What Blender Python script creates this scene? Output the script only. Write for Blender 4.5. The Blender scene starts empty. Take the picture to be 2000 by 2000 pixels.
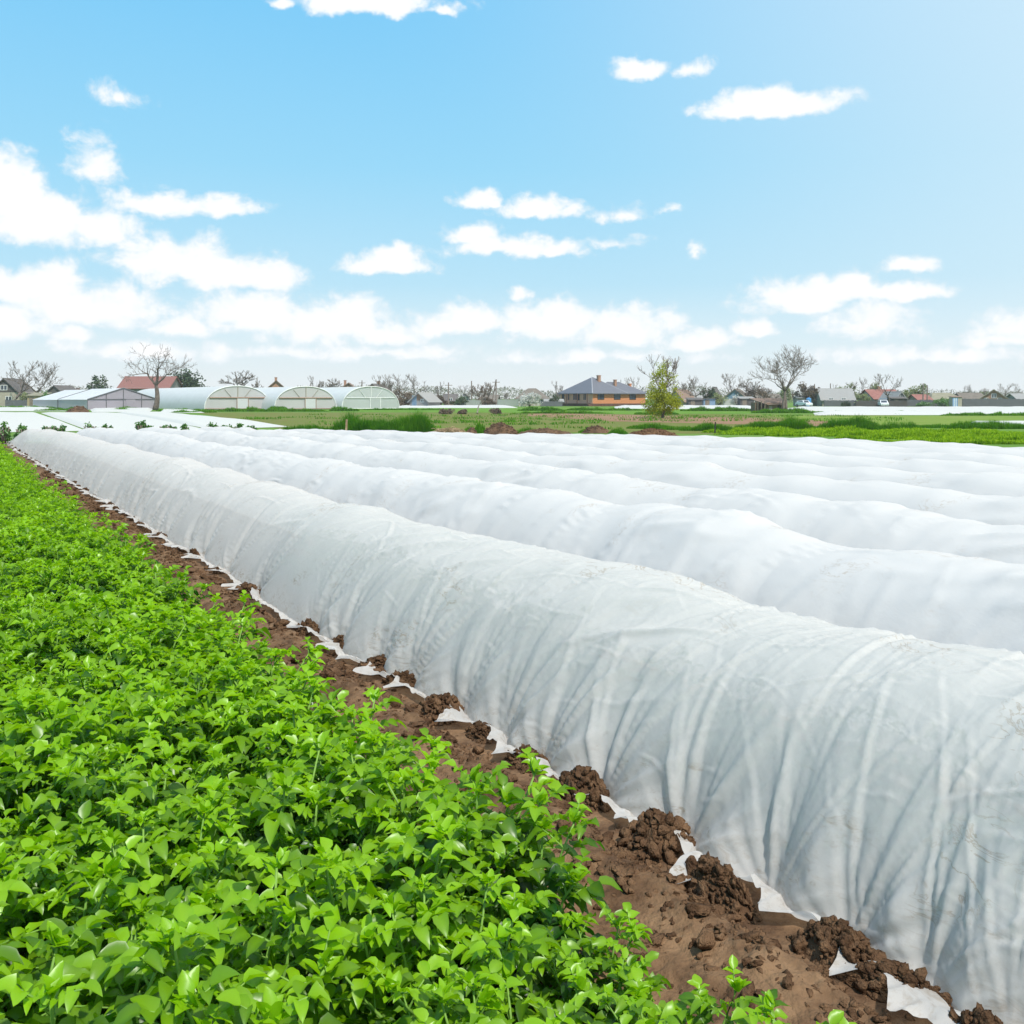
import bpy, bmesh, math, random
import numpy as np
from mathutils import Vector, Matrix

R = math.radians
rng = np.random.default_rng(7)
random.seed(7)
scene = bpy.context.scene
COL = scene.collection

# ------------------------------------------------------------------ camera
H = 1.6
F = 2000.0           # focal length in photograph pixels (square frame, 2000 px)
HZ = 778.0           # horizon row
cam_d = bpy.data.cameras.new('camera')
cam = bpy.data.objects.new('camera', cam_d)
COL.objects.link(cam)
cam.location = (0, 0, H)
cam.rotation_euler = (R(90), 0, 0)
cam_d.sensor_width = 36
cam_d.lens = 36
cam_d.shift_y = (HZ - 1000) / 2000
cam_d.clip_start = 0.05
cam_d.clip_end = 5000
scene.camera = cam

# field axes: t runs along the rows, p across them
DT = np.array([-.4929, .8701]); NP_ = np.array([.8701, .4929])
def TP(t, p):
    t = np.asarray(t, float); p = np.asarray(p, float)
    return t * DT[0] + p * NP_[0], t * DT[1] + p * NP_[1]
def X(px, Y): return (px - 1000) / F * Y
def Z(py, Y): return H + (HZ - py) * Y / F
def G(px, py):
    Y = F * H / (py - HZ)
    return (X(px, Y), Y)

# ------------------------------------------------------------------ helpers
def tag(o, label=None, cat=None, group=None, kind=None):
    if label: o['label'] = label
    if cat: o['category'] = cat
    if group: o['group'] = group
    if kind: o['kind'] = kind
    return o

def empty(name, loc, rz=0, sc=1):
    o = bpy.data.objects.new(name, None)
    o.empty_display_size = .2
    COL.objects.link(o)
    o.location = loc; o.rotation_euler = (0, 0, rz)
    o.scale = (sc, sc, sc) if not hasattr(sc, '__len__') else sc
    return o

def link_mesh(name, me, mat, parent=None):
    o = bpy.data.objects.new(name, me)
    COL.objects.link(o)
    if mat and not me.materials: me.materials.append(mat)
    if parent: o.parent = parent
    return o

def np_mesh(name, V, Fc, smooth=True, attr=None):
    V = np.asarray(V, np.float32); Fc = np.asarray(Fc, np.int32)
    me = bpy.data.meshes.new(name)
    k = Fc.shape[1]
    me.vertices.add(len(V)); me.vertices.foreach_set('co', V.ravel())
    me.loops.add(Fc.size); me.loops.foreach_set('vertex_index', Fc.ravel())
    me.polygons.add(len(Fc)); me.polygons.foreach_set('loop_start', np.arange(0, Fc.size, k, dtype=np.int32))
    if smooth: me.polygons.foreach_set('use_smooth', np.ones(len(Fc), bool))
    if attr is not None:
        a = me.attributes.new('tint', 'FLOAT', 'POINT')
        a.data.foreach_set('value', np.asarray(attr, np.float32))
    me.update(calc_edges=True)
    me.validate()
    return me

def np_obj(name, V, Fc, mat, parent=None, smooth=True, attr=None):
    return link_mesh(name, np_mesh(name, V, Fc, smooth, attr), mat, parent)

def grid_faces(n, m):
    i, j = np.meshgrid(np.arange(n - 1), np.arange(m - 1), indexing='ij')
    a = (i * m + j).ravel()
    return np.stack([a, a + 1, a + m + 1, a + m], 1)

class MB:
    def __init__(s): s.v = []; s.f = []
    def add(s, vs, fs):
        b = len(s.v); s.v += [tuple(v) for v in vs]; s.f += [tuple(i + b for i in f) for f in fs]; return s
    def box(s, x0, x1, y0, y1, z0, z1):
        return s.add([(x0,y0,z0),(x1,y0,z0),(x1,y1,z0),(x0,y1,z0),(x0,y0,z1),(x1,y0,z1),(x1,y1,z1),(x0,y1,z1)],
                     [(0,3,2,1),(4,5,6,7),(0,1,5,4),(1,2,6,5),(2,3,7,6),(3,0,4,7)])
    def hexa(s, a, b):      # two quads a (bottom) and b (top)
        return s.add(list(a) + list(b), [(0,3,2,1),(4,5,6,7),(0,1,5,4),(1,2,6,5),(2,3,7,6),(3,0,4,7)])
    def tube(s, pts, rad, n=6):
        pts = [Vector(p) for p in pts]
        if not hasattr(rad, '__len__'): rad = [rad] * len(pts)
        b = len(s.v)
        for i, p in enumerate(pts):
            d = (pts[min(i + 1, len(pts) - 1)] - pts[max(i - 1, 0)])
            d = d.normalized() if d.length > 1e-9 else Vector((0, 0, 1))
            u = d.cross(Vector((0, 0, 1)) if abs(d.z) < .9 else Vector((1, 0, 0))).normalized(); w = d.cross(u)
            for k in range(n):
                a = 2 * math.pi * k / n
                q = p + (u * math.cos(a) + w * math.sin(a)) * rad[i]
                s.v.append((q.x, q.y, q.z))
        for i in range(len(pts) - 1):
            for k in range(n):
                k2 = (k + 1) % n
                s.f.append((b + i*n + k, b + i*n + k2, b + (i+1)*n + k2, b + (i+1)*n + k))
        s.f.append(tuple(b + k for k in range(n))[::-1])
        s.f.append(tuple(b + (len(pts)-1)*n + k for k in range(n)))
        return s
    def mesh(s, name, smooth=False):
        me = bpy.data.meshes.new(name); me.from_pydata(s.v, [], s.f); me.update()
        if smooth: me.polygons.foreach_set('use_smooth', [True] * len(me.polygons))
        return me
    def build(s, name, mat, parent=None, smooth=False):
        return link_mesh(name, s.mesh(name, smooth), mat, parent)

# numpy value noise ---------------------------------------------------------
def _h(ix, iy, seed):
    n = (ix.astype(np.int64) * 374761393 + iy.astype(np.int64) * 668265263 + seed * 974634777) & 0x7fffffff
    n = ((n ^ (n >> 13)) * 1274126177) & 0x7fffffff
    n = n ^ (n >> 16)
    return (n & 0xffff) / 65535.0
def vnoise(x, y, seed=0):
    x = np.asarray(x, float); y = np.asarray(y, float)
    ix = np.floor(x); iy = np.floor(y); fx = x - ix; fy = y - iy
    fx = fx*fx*fx*(fx*(fx*6-15)+10); fy = fy*fy*fy*(fy*(fy*6-15)+10)
    a = _h(ix, iy, seed); b = _h(ix+1, iy, seed); c = _h(ix, iy+1, seed); d = _h(ix+1, iy+1, seed)
    return (a*(1-fx)+b*fx)*(1-fy) + (c*(1-fx)+d*fx)*fy
def fbm(x, y, seed=0, o=4, g=.5):
    s = 0; a = 1; t = 0
    for k in range(o):
        s = s + a * vnoise(x * 2**k + k*17.3, y * 2**k - k*9.1, seed + k); t += a; a *= g
    return s / t
def ridge(n, sharp=1.0):
    return np.power(1 - np.abs(2*n - 1), sharp)

# ------------------------------------------------------------------ materials
def new_mat(name):
    m = bpy.data.materials.new(name); m.use_nodes = True
    nt = m.node_tree; nt.nodes.clear()
    return m, nt, nt.nodes, nt.links
def node(ns, typ, **kw):
    n = ns.new(typ)
    for k, v in kw.items():
        if k.startswith('i_'):
            key = k[2:]; n.inputs[int(key) if key.isdigit() else key.replace('_', ' ')].default_value = v
        else: setattr(n, k, v)
    return n
def rgba(c): return (c[0], c[1], c[2], 1)

def mat(name, c1, c2=None, scale=4., rough=.85, bump=0., bscale=30., spec=.25, metal=0., detail=5., stretch=None, thr=(.35, .65), coords='Object'):
    m, nt, ns, L = new_mat(name)
    out = node(ns, 'ShaderNodeOutputMaterial'); b = node(ns, 'ShaderNodeBsdfPrincipled')
    L.new(b.outputs[0], out.inputs[0])
    b.inputs['Roughness'].default_value = rough; b.inputs['Metallic'].default_value = metal
    b.inputs['Specular IOR Level'].default_value = spec
    tc = node(ns, 'ShaderNodeTexCoord'); vec = tc.outputs[coords]
    if stretch:
        mp = node(ns, 'ShaderNodeMapping'); mp.inputs['Scale'].default_value = stretch
        L.new(vec, mp.inputs[0]); vec = mp.outputs[0]
    if c2:
        n = node(ns, 'ShaderNodeTexNoise', i_Scale=scale, i_Detail=detail, i_Roughness=.6); L.new(vec, n.inputs['Vector'])
        r = node(ns, 'ShaderNodeMapRange'); r.inputs[1].default_value = thr[0]; r.inputs[2].default_value = thr[1]
        L.new(n.outputs[0], r.inputs[0])
        mx = node(ns, 'ShaderNodeMix', data_type='RGBA'); mx.inputs[6].default_value = rgba(c1); mx.inputs[7].default_value = rgba(c2)
        L.new(r.outputs[0], mx.inputs[0]); L.new(mx.outputs[2], b.inputs['Base Color'])
    else: b.inputs['Base Color'].default_value = rgba(c1)
    if bump:
        n2 = node(ns, 'ShaderNodeTexNoise', i_Scale=bscale, i_Detail=6.); L.new(vec, n2.inputs['Vector'])
        bp = node(ns, 'ShaderNodeBump'); bp.inputs['Strength'].default_value = bump; bp.inputs['Distance'].default_value = .02
        L.new(n2.outputs[0], bp.inputs['Height']); L.new(bp.outputs[0], b.inputs['Normal'])
    return m

def stripes(name, c1, c2, axis=0, freq=6., rough=.8, noise=.3):
    """boards / corrugation / courses: a wave along one object axis, broken by noise"""
    m, nt, ns, L = new_mat(name)
    out = node(ns, 'ShaderNodeOutputMaterial'); b = node(ns, 'ShaderNodeBsdfPrincipled'); L.new(b.outputs[0], out.inputs[0])
    b.inputs['Roughness'].default_value = rough; b.inputs['Specular IOR Level'].default_value = .2
    tc = node(ns, 'ShaderNodeTexCoord')
    w = node(ns, 'ShaderNodeTexWave', bands_direction='XYZ'[axis], i_Scale=freq / 2, i_Distortion=.4)
    L.new(tc.outputs['Object'], w.inputs['Vector'])
    n = node(ns, 'ShaderNodeTexNoise', i_Scale=1.3, i_Detail=6.); L.new(tc.outputs['Object'], n.inputs['Vector'])
    a = node(ns, 'ShaderNodeMix', data_type='FLOAT'); a.inputs[0].default_value = noise + .3
    L.new(w.outputs['Fac'], a.inputs[2]); L.new(n.outputs[0], a.inputs[3])
    mx = node(ns, 'ShaderNodeMix', data_type='RGBA'); mx.inputs[6].default_value = rgba(c1); mx.inputs[7].default_value = rgba(c2)
    L.new(a.outputs[0], mx.inputs[0]); L.new(mx.outputs[2], b.inputs['Base Color'])
    bp = node(ns, 'ShaderNodeBump'); bp.inputs['Strength'].default_value = .4; bp.inputs['Distance'].default_value = .03
    L.new(w.outputs['Fac'], bp.inputs['Height']); L.new(bp.outputs[0], b.inputs['Normal'])
    return m

def leaf_mat(name, dark, light, tdark, tlight, gloss=.08, rough=.45, tr=.45):
    """dark/light by a per-leaf attribute (leaf age; for potatoes also painted gap shade and highlights), diffuse + light coming through + waxy sheen"""
    m, nt, ns, L = new_mat(name)
    out = node(ns, 'ShaderNodeOutputMaterial')
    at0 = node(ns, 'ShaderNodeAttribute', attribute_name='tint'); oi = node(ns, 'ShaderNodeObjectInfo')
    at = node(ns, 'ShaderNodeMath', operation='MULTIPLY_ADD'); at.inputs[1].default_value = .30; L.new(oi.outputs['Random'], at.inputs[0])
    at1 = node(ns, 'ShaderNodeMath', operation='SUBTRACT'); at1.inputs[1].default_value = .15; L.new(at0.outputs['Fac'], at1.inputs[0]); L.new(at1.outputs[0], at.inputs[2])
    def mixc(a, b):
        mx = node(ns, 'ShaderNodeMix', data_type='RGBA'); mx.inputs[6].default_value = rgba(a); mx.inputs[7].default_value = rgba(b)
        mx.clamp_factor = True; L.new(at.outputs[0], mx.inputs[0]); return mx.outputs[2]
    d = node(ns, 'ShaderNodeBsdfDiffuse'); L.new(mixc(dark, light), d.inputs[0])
    t = node(ns, 'ShaderNodeBsdfTranslucent'); L.new(mixc(tdark, tlight), t.inputs[0])
    g = node(ns, 'ShaderNodeBsdfGlossy'); g.inputs['Roughness'].default_value = rough; g.inputs[0].default_value = (1, 1, 1, 1)
    a = node(ns, 'ShaderNodeMixShader'); a.inputs[0].default_value = tr
    L.new(d.outputs[0], a.inputs[1]); L.new(t.outputs[0], a.inputs[2])
    if gloss:
        b = node(ns, 'ShaderNodeMixShader'); b.inputs[0].default_value = gloss
        L.new(a.outputs[0], b.inputs[1]); L.new(g.outputs[0], b.inputs[2]); a = b
    L.new(a.outputs[0], out.inputs[0])
    return m

def fleece_mat(name, clear=.12, stain=.5, near=True):
    """thin white spun fleece: diffuse + translucent, a little see-through; soil stains with their own shapes low on the sides"""
    m, nt, ns, L = new_mat(name)
    out = node(ns, 'ShaderNodeOutputMaterial')
    geo = node(ns, 'ShaderNodeNewGeometry')
    base = (.83, .815, .785) if clear > .1 else (.765, .755, .735)
    colr = None
    sep = node(ns, 'ShaderNodeSeparateXYZ'); L.new(geo.outputs['Position'], sep.inputs[0])
    mp = node(ns, 'ShaderNodeMapping'); mp.inputs['Rotation'].default_value = (0, 0, R(30)); mp.inputs['Scale'].default_value = (1, .8, 2.2)
    L.new(geo.outputs['Position'], mp.inputs[0])
    n1 = node(ns, 'ShaderNodeTexNoise', i_Scale=3.2, i_Detail=7., i_Roughness=.62, i_Distortion=.6); L.new(mp.outputs[0], n1.inputs['Vector'])
    n2 = node(ns, 'ShaderNodeTexNoise', i_Scale=13., i_Detail=6., i_Roughness=.7, i_Distortion=1.); L.new(mp.outputs[0], n2.inputs['Vector'])
    r1 = node(ns, 'ShaderNodeMapRange'); r1.inputs[1].default_value = .56; r1.inputs[2].default_value = .70; L.new(n1.outputs[0], r1.inputs[0])
    r2 = node(ns, 'ShaderNodeMapRange'); r2.inputs[1].default_value = .50; r2.inputs[2].default_value = .72; L.new(n2.outputs[0], r2.inputs[0])
    zz = node(ns, 'ShaderNodeMapRange'); zz.inputs[1].default_value = .78; zz.inputs[2].default_value = .2; L.new(sep.outputs[2], zz.inputs[0])
    a = node(ns, 'ShaderNodeMath', operation='MULTIPLY'); L.new(r1.outputs[0], a.inputs[0]); L.new(r2.outputs[0], a.inputs[1])
    b = node(ns, 'ShaderNodeMath', operation='MULTIPLY'); L.new(a.outputs[0], b.inputs[0]); L.new(zz.outputs[0], b.inputs[1])
    c = node(ns, 'ShaderNodeMath', operation='MULTIPLY'); c.inputs[1].default_value = stain; L.new(b.outputs[0], c.inputs[0])
    # thin wandering tide lines where puddles dried
    n5 = node(ns, 'ShaderNodeTexNoise', i_Scale=5.5, i_Detail=5., i_Roughness=.6, i_Distortion=1.2); L.new(mp.outputs[0], n5.inputs['Vector'])
    l1 = node(ns, 'ShaderNodeMath', operation='SUBTRACT'); l1.inputs[1].default_value = .5; L.new(n5.outputs[0], l1.inputs[0])
    l2 = node(ns, 'ShaderNodeMath', operation='ABSOLUTE'); L.new(l1.outputs[0], l2.inputs[0])
    l3 = node(ns, 'ShaderNodeMapRange'); l3.inputs[1].default_value = .022; l3.inputs[2].default_value = .004; L.new(l2.outputs[0], l3.inputs[0])
    n6 = node(ns, 'ShaderNodeTexNoise', i_Scale=1.7, i_Detail=3.); L.new(geo.outputs['Position'], n6.inputs['Vector'])
    l4 = node(ns, 'ShaderNodeMapRange'); l4.inputs[1].default_value = .58; l4.inputs[2].default_value = .66; L.new(n6.outputs[0], l4.inputs[0])
    l5 = node(ns, 'ShaderNodeMath', operation='MULTIPLY'); L.new(l3.outputs[0], l5.inputs[0]); L.new(l4.outputs[0], l5.inputs[1])
    l6 = node(ns, 'ShaderNodeMath', operation='MULTIPLY_ADD'); l6.inputs[1].default_value = stain * .55; L.new(l5.outputs[0], l6.inputs[0]); L.new(c.outputs[0], l6.inputs[2]); c = l6
    # splashes: soil thrown on the lowest hand's breadth
    z2 = node(ns, 'ShaderNodeMapRange'); z2.inputs[1].default_value = .20; z2.inputs[2].default_value = .02; L.new(sep.outputs[2], z2.inputs[0])
    z3 = node(ns, 'ShaderNodeMath', operation='MULTIPLY'); L.new(z2.outputs[0], z3.inputs[0]); L.new(r2.outputs[0], z3.inputs[1])
    z4 = node(ns, 'ShaderNodeMath', operation='MULTIPLY_ADD'); z4.inputs[1].default_value = stain * .75; L.new(z3.outputs[0], z4.inputs[0]); L.new(c.outputs[0], z4.inputs[2])
    mx = node(ns, 'ShaderNodeMix', data_type='RGBA'); mx.inputs[6].default_value = rgba(base); mx.inputs[7].default_value = (.46, .36, .25, 1)
    mx.clamp_factor = True
    L.new(z4.outputs[0], mx.inputs[0])
    d = node(ns, 'ShaderNodeBsdfDiffuse'); t = node(ns, 'ShaderNodeBsdfTranslucent'); L.new(mx.outputs[2], d.inputs[0]); L.new(mx.outputs[2], t.inputs[0])
    tr = node(ns, 'ShaderNodeBsdfTransparent')
    s1 = node(ns, 'ShaderNodeMixShader'); s1.inputs[0].default_value = .48 if clear > .1 else .36
    L.new(d.outputs[0], s1.inputs[1]); L.new(t.outputs[0], s1.inputs[2])
    if near:
        w = node(ns, 'ShaderNodeTexNoise', i_Scale=26., i_Detail=8., i_Roughness=.7)
        mp2 = node(ns, 'ShaderNodeMapping'); mp2.inputs['Rotation'].default_value = (0, 0, R(-29.5)); mp2.inputs['Scale'].default_value = (2.2, .55, 2.2)
        L.new(geo.outputs['Position'], mp2.inputs[0]); L.new(mp2.outputs[0], w.inputs['Vector'])
        bp = node(ns, 'ShaderNodeBump'); bp.inputs['Strength'].default_value = .22; bp.inputs['Distance'].default_value = .008
        L.new(w.outputs[0], bp.inputs['Height']); L.new(bp.outputs[0], d.inputs['Normal'])
    if clear:
        s2 = node(ns, 'ShaderNodeMixShader')
        fib = node(ns, 'ShaderNodeTexNoise', i_Scale=38., i_Detail=5., i_Roughness=.75); L.new(geo.outputs['Position'], fib.inputs['Vector'])
        fr = node(ns, 'ShaderNodeMapRange'); fr.inputs[1].default_value = .3; fr.inputs[2].default_value = .7; fr.inputs[3].default_value = clear * .8; fr.inputs[4].default_value = clear * 1.2
        L.new(fib.outputs[0], fr.inputs[0]); L.new(fr.outputs[0], s2.inputs[0])
        L.new(s1.outputs[0], s2.inputs[1]); L.new(tr.outputs[0], s2.inputs[2]); s1 = s2
    L.new(s1.outputs[0], out.inputs[0])
    return m

M = {}
M['fleece'] = fleece_mat('white_fleece', .17, 1., True)
M['fleece2'] = fleece_mat('white_fleece_far', .06, .75, True)
M['fleece3'] = fleece_mat('white_fleece_flat', 0, .2, False)
M['soil'] = mat('bare_soil', (.086, .048, .027), (.215, .130, .072), 5., .95, .9, 38., .1, thr=(.38, .62))
M['clod'] = mat('soil_clod', (.080, .044, .025), (.185, .108, .060), 14., .97, 1., 90., .05)
M['dark_soil'] = mat('dark_soil', (.07, .045, .03), (.15, .09, .055), 3., .95, .8, 10., .1)
M['stem'] = mat('green_stem', (.13, .26, .04), (.20, .34, .06), 20., .55, 0, 1, .3)
M['potato'] = leaf_mat('potato_leaf', (.013, .064, .006), (.25, .47, .007), (.05, .24, .004), (.44, .75, .004), .03, .38, .44)  # leaf age, with darks deepened and lights raised to paint shaded gaps and highlights
M['far_wood'] = leaf_mat('far_wood_twig', (.10, .09, .075), (.20, .20, .14), (.2, .2, .15), (.3, .3, .2), 0, .5, .2)
M['weed'] = leaf_mat('weed_leaf', (.03, .12, .02), (.10, .24, .03), (.04, .2, .02), (.2, .42, .03), .05, .5, .35)
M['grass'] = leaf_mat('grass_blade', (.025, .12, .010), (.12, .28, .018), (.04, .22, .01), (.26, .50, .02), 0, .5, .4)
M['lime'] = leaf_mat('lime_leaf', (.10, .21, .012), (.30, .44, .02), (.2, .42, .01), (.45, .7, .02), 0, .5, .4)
M['willow'] = leaf_mat('willow_leaf', (.16, .19, .014), (.38, .41, .035), (.3, .36, .02), (.6, .66, .05), 0, .5, .45)
M['pale'] = leaf_mat('pale_spring_leaf', (.16, .19, .07), (.33, .36, .18), (.25, .3, .1), (.45, .5, .25), 0, .5, .4)
M['blossom'] = leaf_mat('blossom', (.45, .45, .40), (.72, .72, .68), (.5, .5, .42), (.7, .7, .65), 0, .5, .3)
M['evergreen'] = leaf_mat('evergreen_leaf', (.035, .065, .03), (.09, .13, .065), (.05, .09, .03), (.1, .15, .06), 0, .5, .2)
M['brown_twig'] = leaf_mat('dry_twig', (.10, .075, .055), (.20, .155, .11), (.1, .08, .05), (.2, .15, .1), 0, .5, .1)
M['bark'] = mat('grey_brown_bark', (.085, .068, .055), (.17, .14, .115), 3., .9, .4, 8.)
M['twig'] = mat('bare_twig', (.13, .105, .085), (.21, .175, .145), 1.5, .9)
M['white_bark'] = mat('whitewashed_bark', (.42, .38, .33), (.25, .22, .18), 4., .9)
M['straw'] = mat('dry_stalk', (.42, .30, .19), (.22, .14, .085), 6., .9)
M['old_wood'] = mat('weathered_wood', (.24, .20, .15), (.14, .11, .085), 3., .9, .3, 20., stretch=(6, 6, 1))
M['pole'] = mat('utility_pole_wood', (.16, .13, .105), (.23, .19, .16), 2., .9)
M['glass'] = mat('window_glass', (.035, .05, .07), None, rough=.08, spec=.6)
M['white_paint'] = mat('white_paint', (.74, .74, .72), (.62, .62, .60), 2., .6)
M['dark'] = mat('dark_interior', (.025, .022, .02), (.05, .045, .04), 2., .9)
M['brick'] = stripes('orange_brick', (.50, .195, .085), (.60, .25, .115), 2, 40., .85, .5)
M['peach'] = stripes('peach_brick', (.70, .38, .25), (.78, .45, .31), 2, 40., .85, .5)
M['plinth'] = mat('brown_plinth', (.13, .065, .045), (.09, .05, .035), 3.)
M['slate'] = stripes('slate_roof', (.105, .110, .130), (.16, .165, .19), 2, 12., .6, .4)
M['ridge_cap'] = mat('ridge_cap', (.32, .33, .36), None)
M['film'] = None
M['steel'] = mat('galvanised_steel', (.36, .36, .36), (.28, .27, .26), 3., .5, metal=.5)
M['rust'] = mat('rusty_bar', (.25, .15, .10), (.33, .24, .18), 4., .8)

def film_mat(name, col, clear, tr=.4):
    m, nt, ns, L = new_mat(name)
    out = node(ns, 'ShaderNodeOutputMaterial')
    tc = node(ns, 'ShaderNodeTexCoord')
    n = node(ns, 'ShaderNodeTexNoise', i_Scale=.7, i_Detail=6.); L.new(tc.outputs['Object'], n.inputs['Vector'])
    mx = node(ns, 'ShaderNodeMix', data_type='RGBA'); mx.inputs[6].default_value = rgba(col); mx.inputs[7].default_value = rgba([c * .84 for c in col])
    L.new(n.outputs[0], mx.inputs[0])
    d = node(ns, 'ShaderNodeBsdfDiffuse'); t = node(ns, 'ShaderNodeBsdfTranslucent'); L.new(mx.outputs[2], d.inputs[0]); L.new(mx.outputs[2], t.inputs[0])
    g = node(ns, 'ShaderNodeBsdfGlossy'); g.inputs['Roughness'].default_value = .3
    x = node(ns, 'ShaderNodeBsdfTransparent')
    a = node(ns, 'ShaderNodeMixShader'); a.inputs[0].default_value = tr; L.new(d.outputs[0], a.inputs[1]); L.new(t.outputs[0], a.inputs[2])
    b = node(ns, 'ShaderNodeMixShader'); b.inputs[0].default_value = .06; L.new(a.outputs[0], b.inputs[1]); L.new(g.outputs[0], b.inputs[2])
    c = node(ns, 'ShaderNodeMixShader'); c.inputs[0].default_value = clear; L.new(b.outputs[0], c.inputs[1]); L.new(x.outputs[0], c.inputs[2])
    L.new(c.outputs[0], out.inputs[0])
    return m
M['film'] = film_mat('greenhouse_film', (.86, .87, .88), .06)
M['film_end'] = film_mat('greenhouse_end_film', (.72, .70, .70), .04)
M['film_clear'] = film_mat('clear_film', (.74, .77, .76), .45)
M['film_grey'] = film_mat('greyish_film', (.52, .48, .53), .10)

# ------------------------------------------------------------------ world: sky and sun
SUN_EL, SUN_AZ = 56., 154.        # azimuth measured from +Y (view direction) towards +X (right)
def build_world():
    w = bpy.data.worlds.new('World'); scene.world = w; w.use_nodes = True
    nt = w.node_tree; ns = nt.nodes; L = nt.links; ns.clear()
    out = node(ns, 'ShaderNodeOutputWorld'); bg = node(ns, 'ShaderNodeBackground'); L.new(bg.outputs[0], out.inputs[0])
    bg.inputs[1].default_value = .10
    sky = node(ns, 'ShaderNodeTexSky', sky_type='NISHITA'); sky.sun_disc = False
    sky.sun_elevation = R(SUN_EL); sky.sun_rotation = R(SUN_AZ)
    sky.air_density = 1.0; sky.dust_density = 1.6; sky.ozone_density = 1.6
    tc = node(ns, 'ShaderNodeTexCoord')
    dirv = tc.outputs['Generated']
    sep = node(ns, 'ShaderNodeSeparateXYZ'); L.new(dirv, sep.inputs[0])
    az = node(ns, 'ShaderNodeMath', operation='ARCTAN2'); L.new(sep.outputs[0], az.inputs[0]); L.new(sep.outputs[1], az.inputs[1])
    el = node(ns, 'ShaderNodeMath', operation='ARCSINE'); L.new(sep.outputs[2], el.inputs[0])
    comb = node(ns, 'ShaderNodeCombineXYZ'); L.new(az.outputs[0], comb.inputs[0]); L.new(el.outputs[0], comb.inputs[1])
    # warp
    wn = node(ns, 'ShaderNodeTexNoise', i_Scale=16., i_Detail=5., i_Roughness=.6); L.new(comb.outputs[0], wn.inputs['Vector'])
    ws = node(ns, 'ShaderNodeVectorMath', operation='SUBTRACT'); ws.inputs[1].default_value = (.5, .5, .5); L.new(wn.outputs['Color'], ws.inputs[0])
    wm = node(ns, 'ShaderNodeVectorMath', operation='MULTIPLY'); wm.inputs[1].default_value = (.045, .030, 0); L.new(ws.outputs[0], wm.inputs[0])
    wa = node(ns, 'ShaderNodeVectorMath', operation='ADD'); L.new(comb.outputs[0], wa.inputs[0]); L.new(wm.outputs[0], wa.inputs[1])
    P = wa.outputs[0]
    blobs = [(725,12,150,34,1),(545,8,34,14,.8),(862,25,30,14,.7),(1250,135,66,30,1),(1356,136,36,20,.55),(1515,210,150,34,1.1),(1490,190,66,28,1),
        (240,195,40,24,.44),(10,390,100,90,1.1),(70,440,150,70,1.1),(190,455,90,50,1),(330,515,130,60,1.1),(470,545,120,50,1.1),(180,330,56,46,.45),(300,400,100,34,.95),(455,403,60,26,.85),
        (60,575,170,50,1.05),(180,615,170,55,1),(15,645,80,45,1),(150,665,50,22,.9),(925,385,46,26,.95),(1060,408,95,28,1),(1225,420,50,18,.5),(1300,412,30,14,.5),(1205,470,40,16,.5),
        (990,488,125,30,1),(930,465,60,30,1),(1080,488,70,22,.9),(760,520,98,30,1),(770,500,56,28,1),(1022,577,22,18,.75),(1355,505,16,16,.5),
        (350,640,80,34,.95),(860,645,70,34,.95),(500,618,130,58,1.1),(640,640,160,58,1.08),(760,660,80,32,.95),(920,635,80,42,1.05),(1070,640,125,58,1.08),(1220,648,130,56,1.08),(1370,672,90,26,.95),
        (1550,590,120,48,1),(1640,570,110,45,1),(1760,572,95,24,.9),(1700,635,130,46,.9),(1765,518,60,22,.8),(1480,652,46,24,.8),(1970,640,90,34,.8),(700,690,300,18,.6),(1150,700,300,18,.6),(1820,700,220,24,.6),(300,690,260,24,.7),(1960,660,80,24,.7)]
    acc = None
    for px, py, rx, ry, wt in blobs:
        u = (px - 1000) / F; v = (HZ - py) / F
        a = math.atan(u); e = math.atan(v * math.cos(a)); ca = math.cos(a)
        s = node(ns, 'ShaderNodeVectorMath', operation='SUBTRACT'); s.inputs[1].default_value = (a, e, 0); L.new(P, s.inputs[0])
        q = node(ns, 'ShaderNodeVectorMath', operation='MULTIPLY'); q.inputs[1].default_value = (F / rx / (ca * ca), F / ry, 0); L.new(s.outputs[0], q.inputs[0])
        q2 = node(ns, 'ShaderNodeVectorMath', operation='MULTIPLY'); q2.inputs[1].default_value = (1, -1.9, 0); L.new(q.outputs[0], q2.inputs[0])
        q3 = node(ns, 'ShaderNodeVectorMath', operation='MAXIMUM'); L.new(q.outputs[0], q3.inputs[0]); L.new(q2.outputs[0], q3.inputs[1])
        ln = node(ns, 'ShaderNodeVectorMath', operation='LENGTH'); L.new(q3.outputs[0], ln.inputs[0])
        d = node(ns, 'ShaderNodeMath', operation='MULTIPLY_ADD'); d.inputs[1].default_value = -wt * .9; d.inputs[2].default_value = wt; L.new(ln.outputs['Value'], d.inputs[0])
        if acc is None: acc = d.outputs[0]
        else:
            mx = node(ns, 'ShaderNodeMath', operation='SMOOTH_MAX'); mx.inputs[2].default_value = .07
            L.new(acc, mx.inputs[0]); L.new(d.outputs[0], mx.inputs[1]); acc = mx.outputs[0]
    # behind the camera: broken cloud of the same kind
    bn = node(ns, 'ShaderNodeTexNoise', i_Scale=3.2, i_Detail=3.); L.new(dirv, bn.inputs['Vector'])
    bk = node(ns, 'ShaderNodeMapRange'); bk.inputs[1].default_value = .5; bk.inputs[2].default_value = .7; bk.inputs[3].default_value = -1; bk.inputs[4].default_value = .7; L.new(bn.outputs[0], bk.inputs[0])
    side = node(ns, 'ShaderNodeMapRange'); side.inputs[1].default_value = .3; side.inputs[2].default_value = -.1; side.inputs[3].default_value = -1.5; side.inputs[4].default_value = 0; L.new(sep.outputs[1], side.inputs[0])
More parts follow.
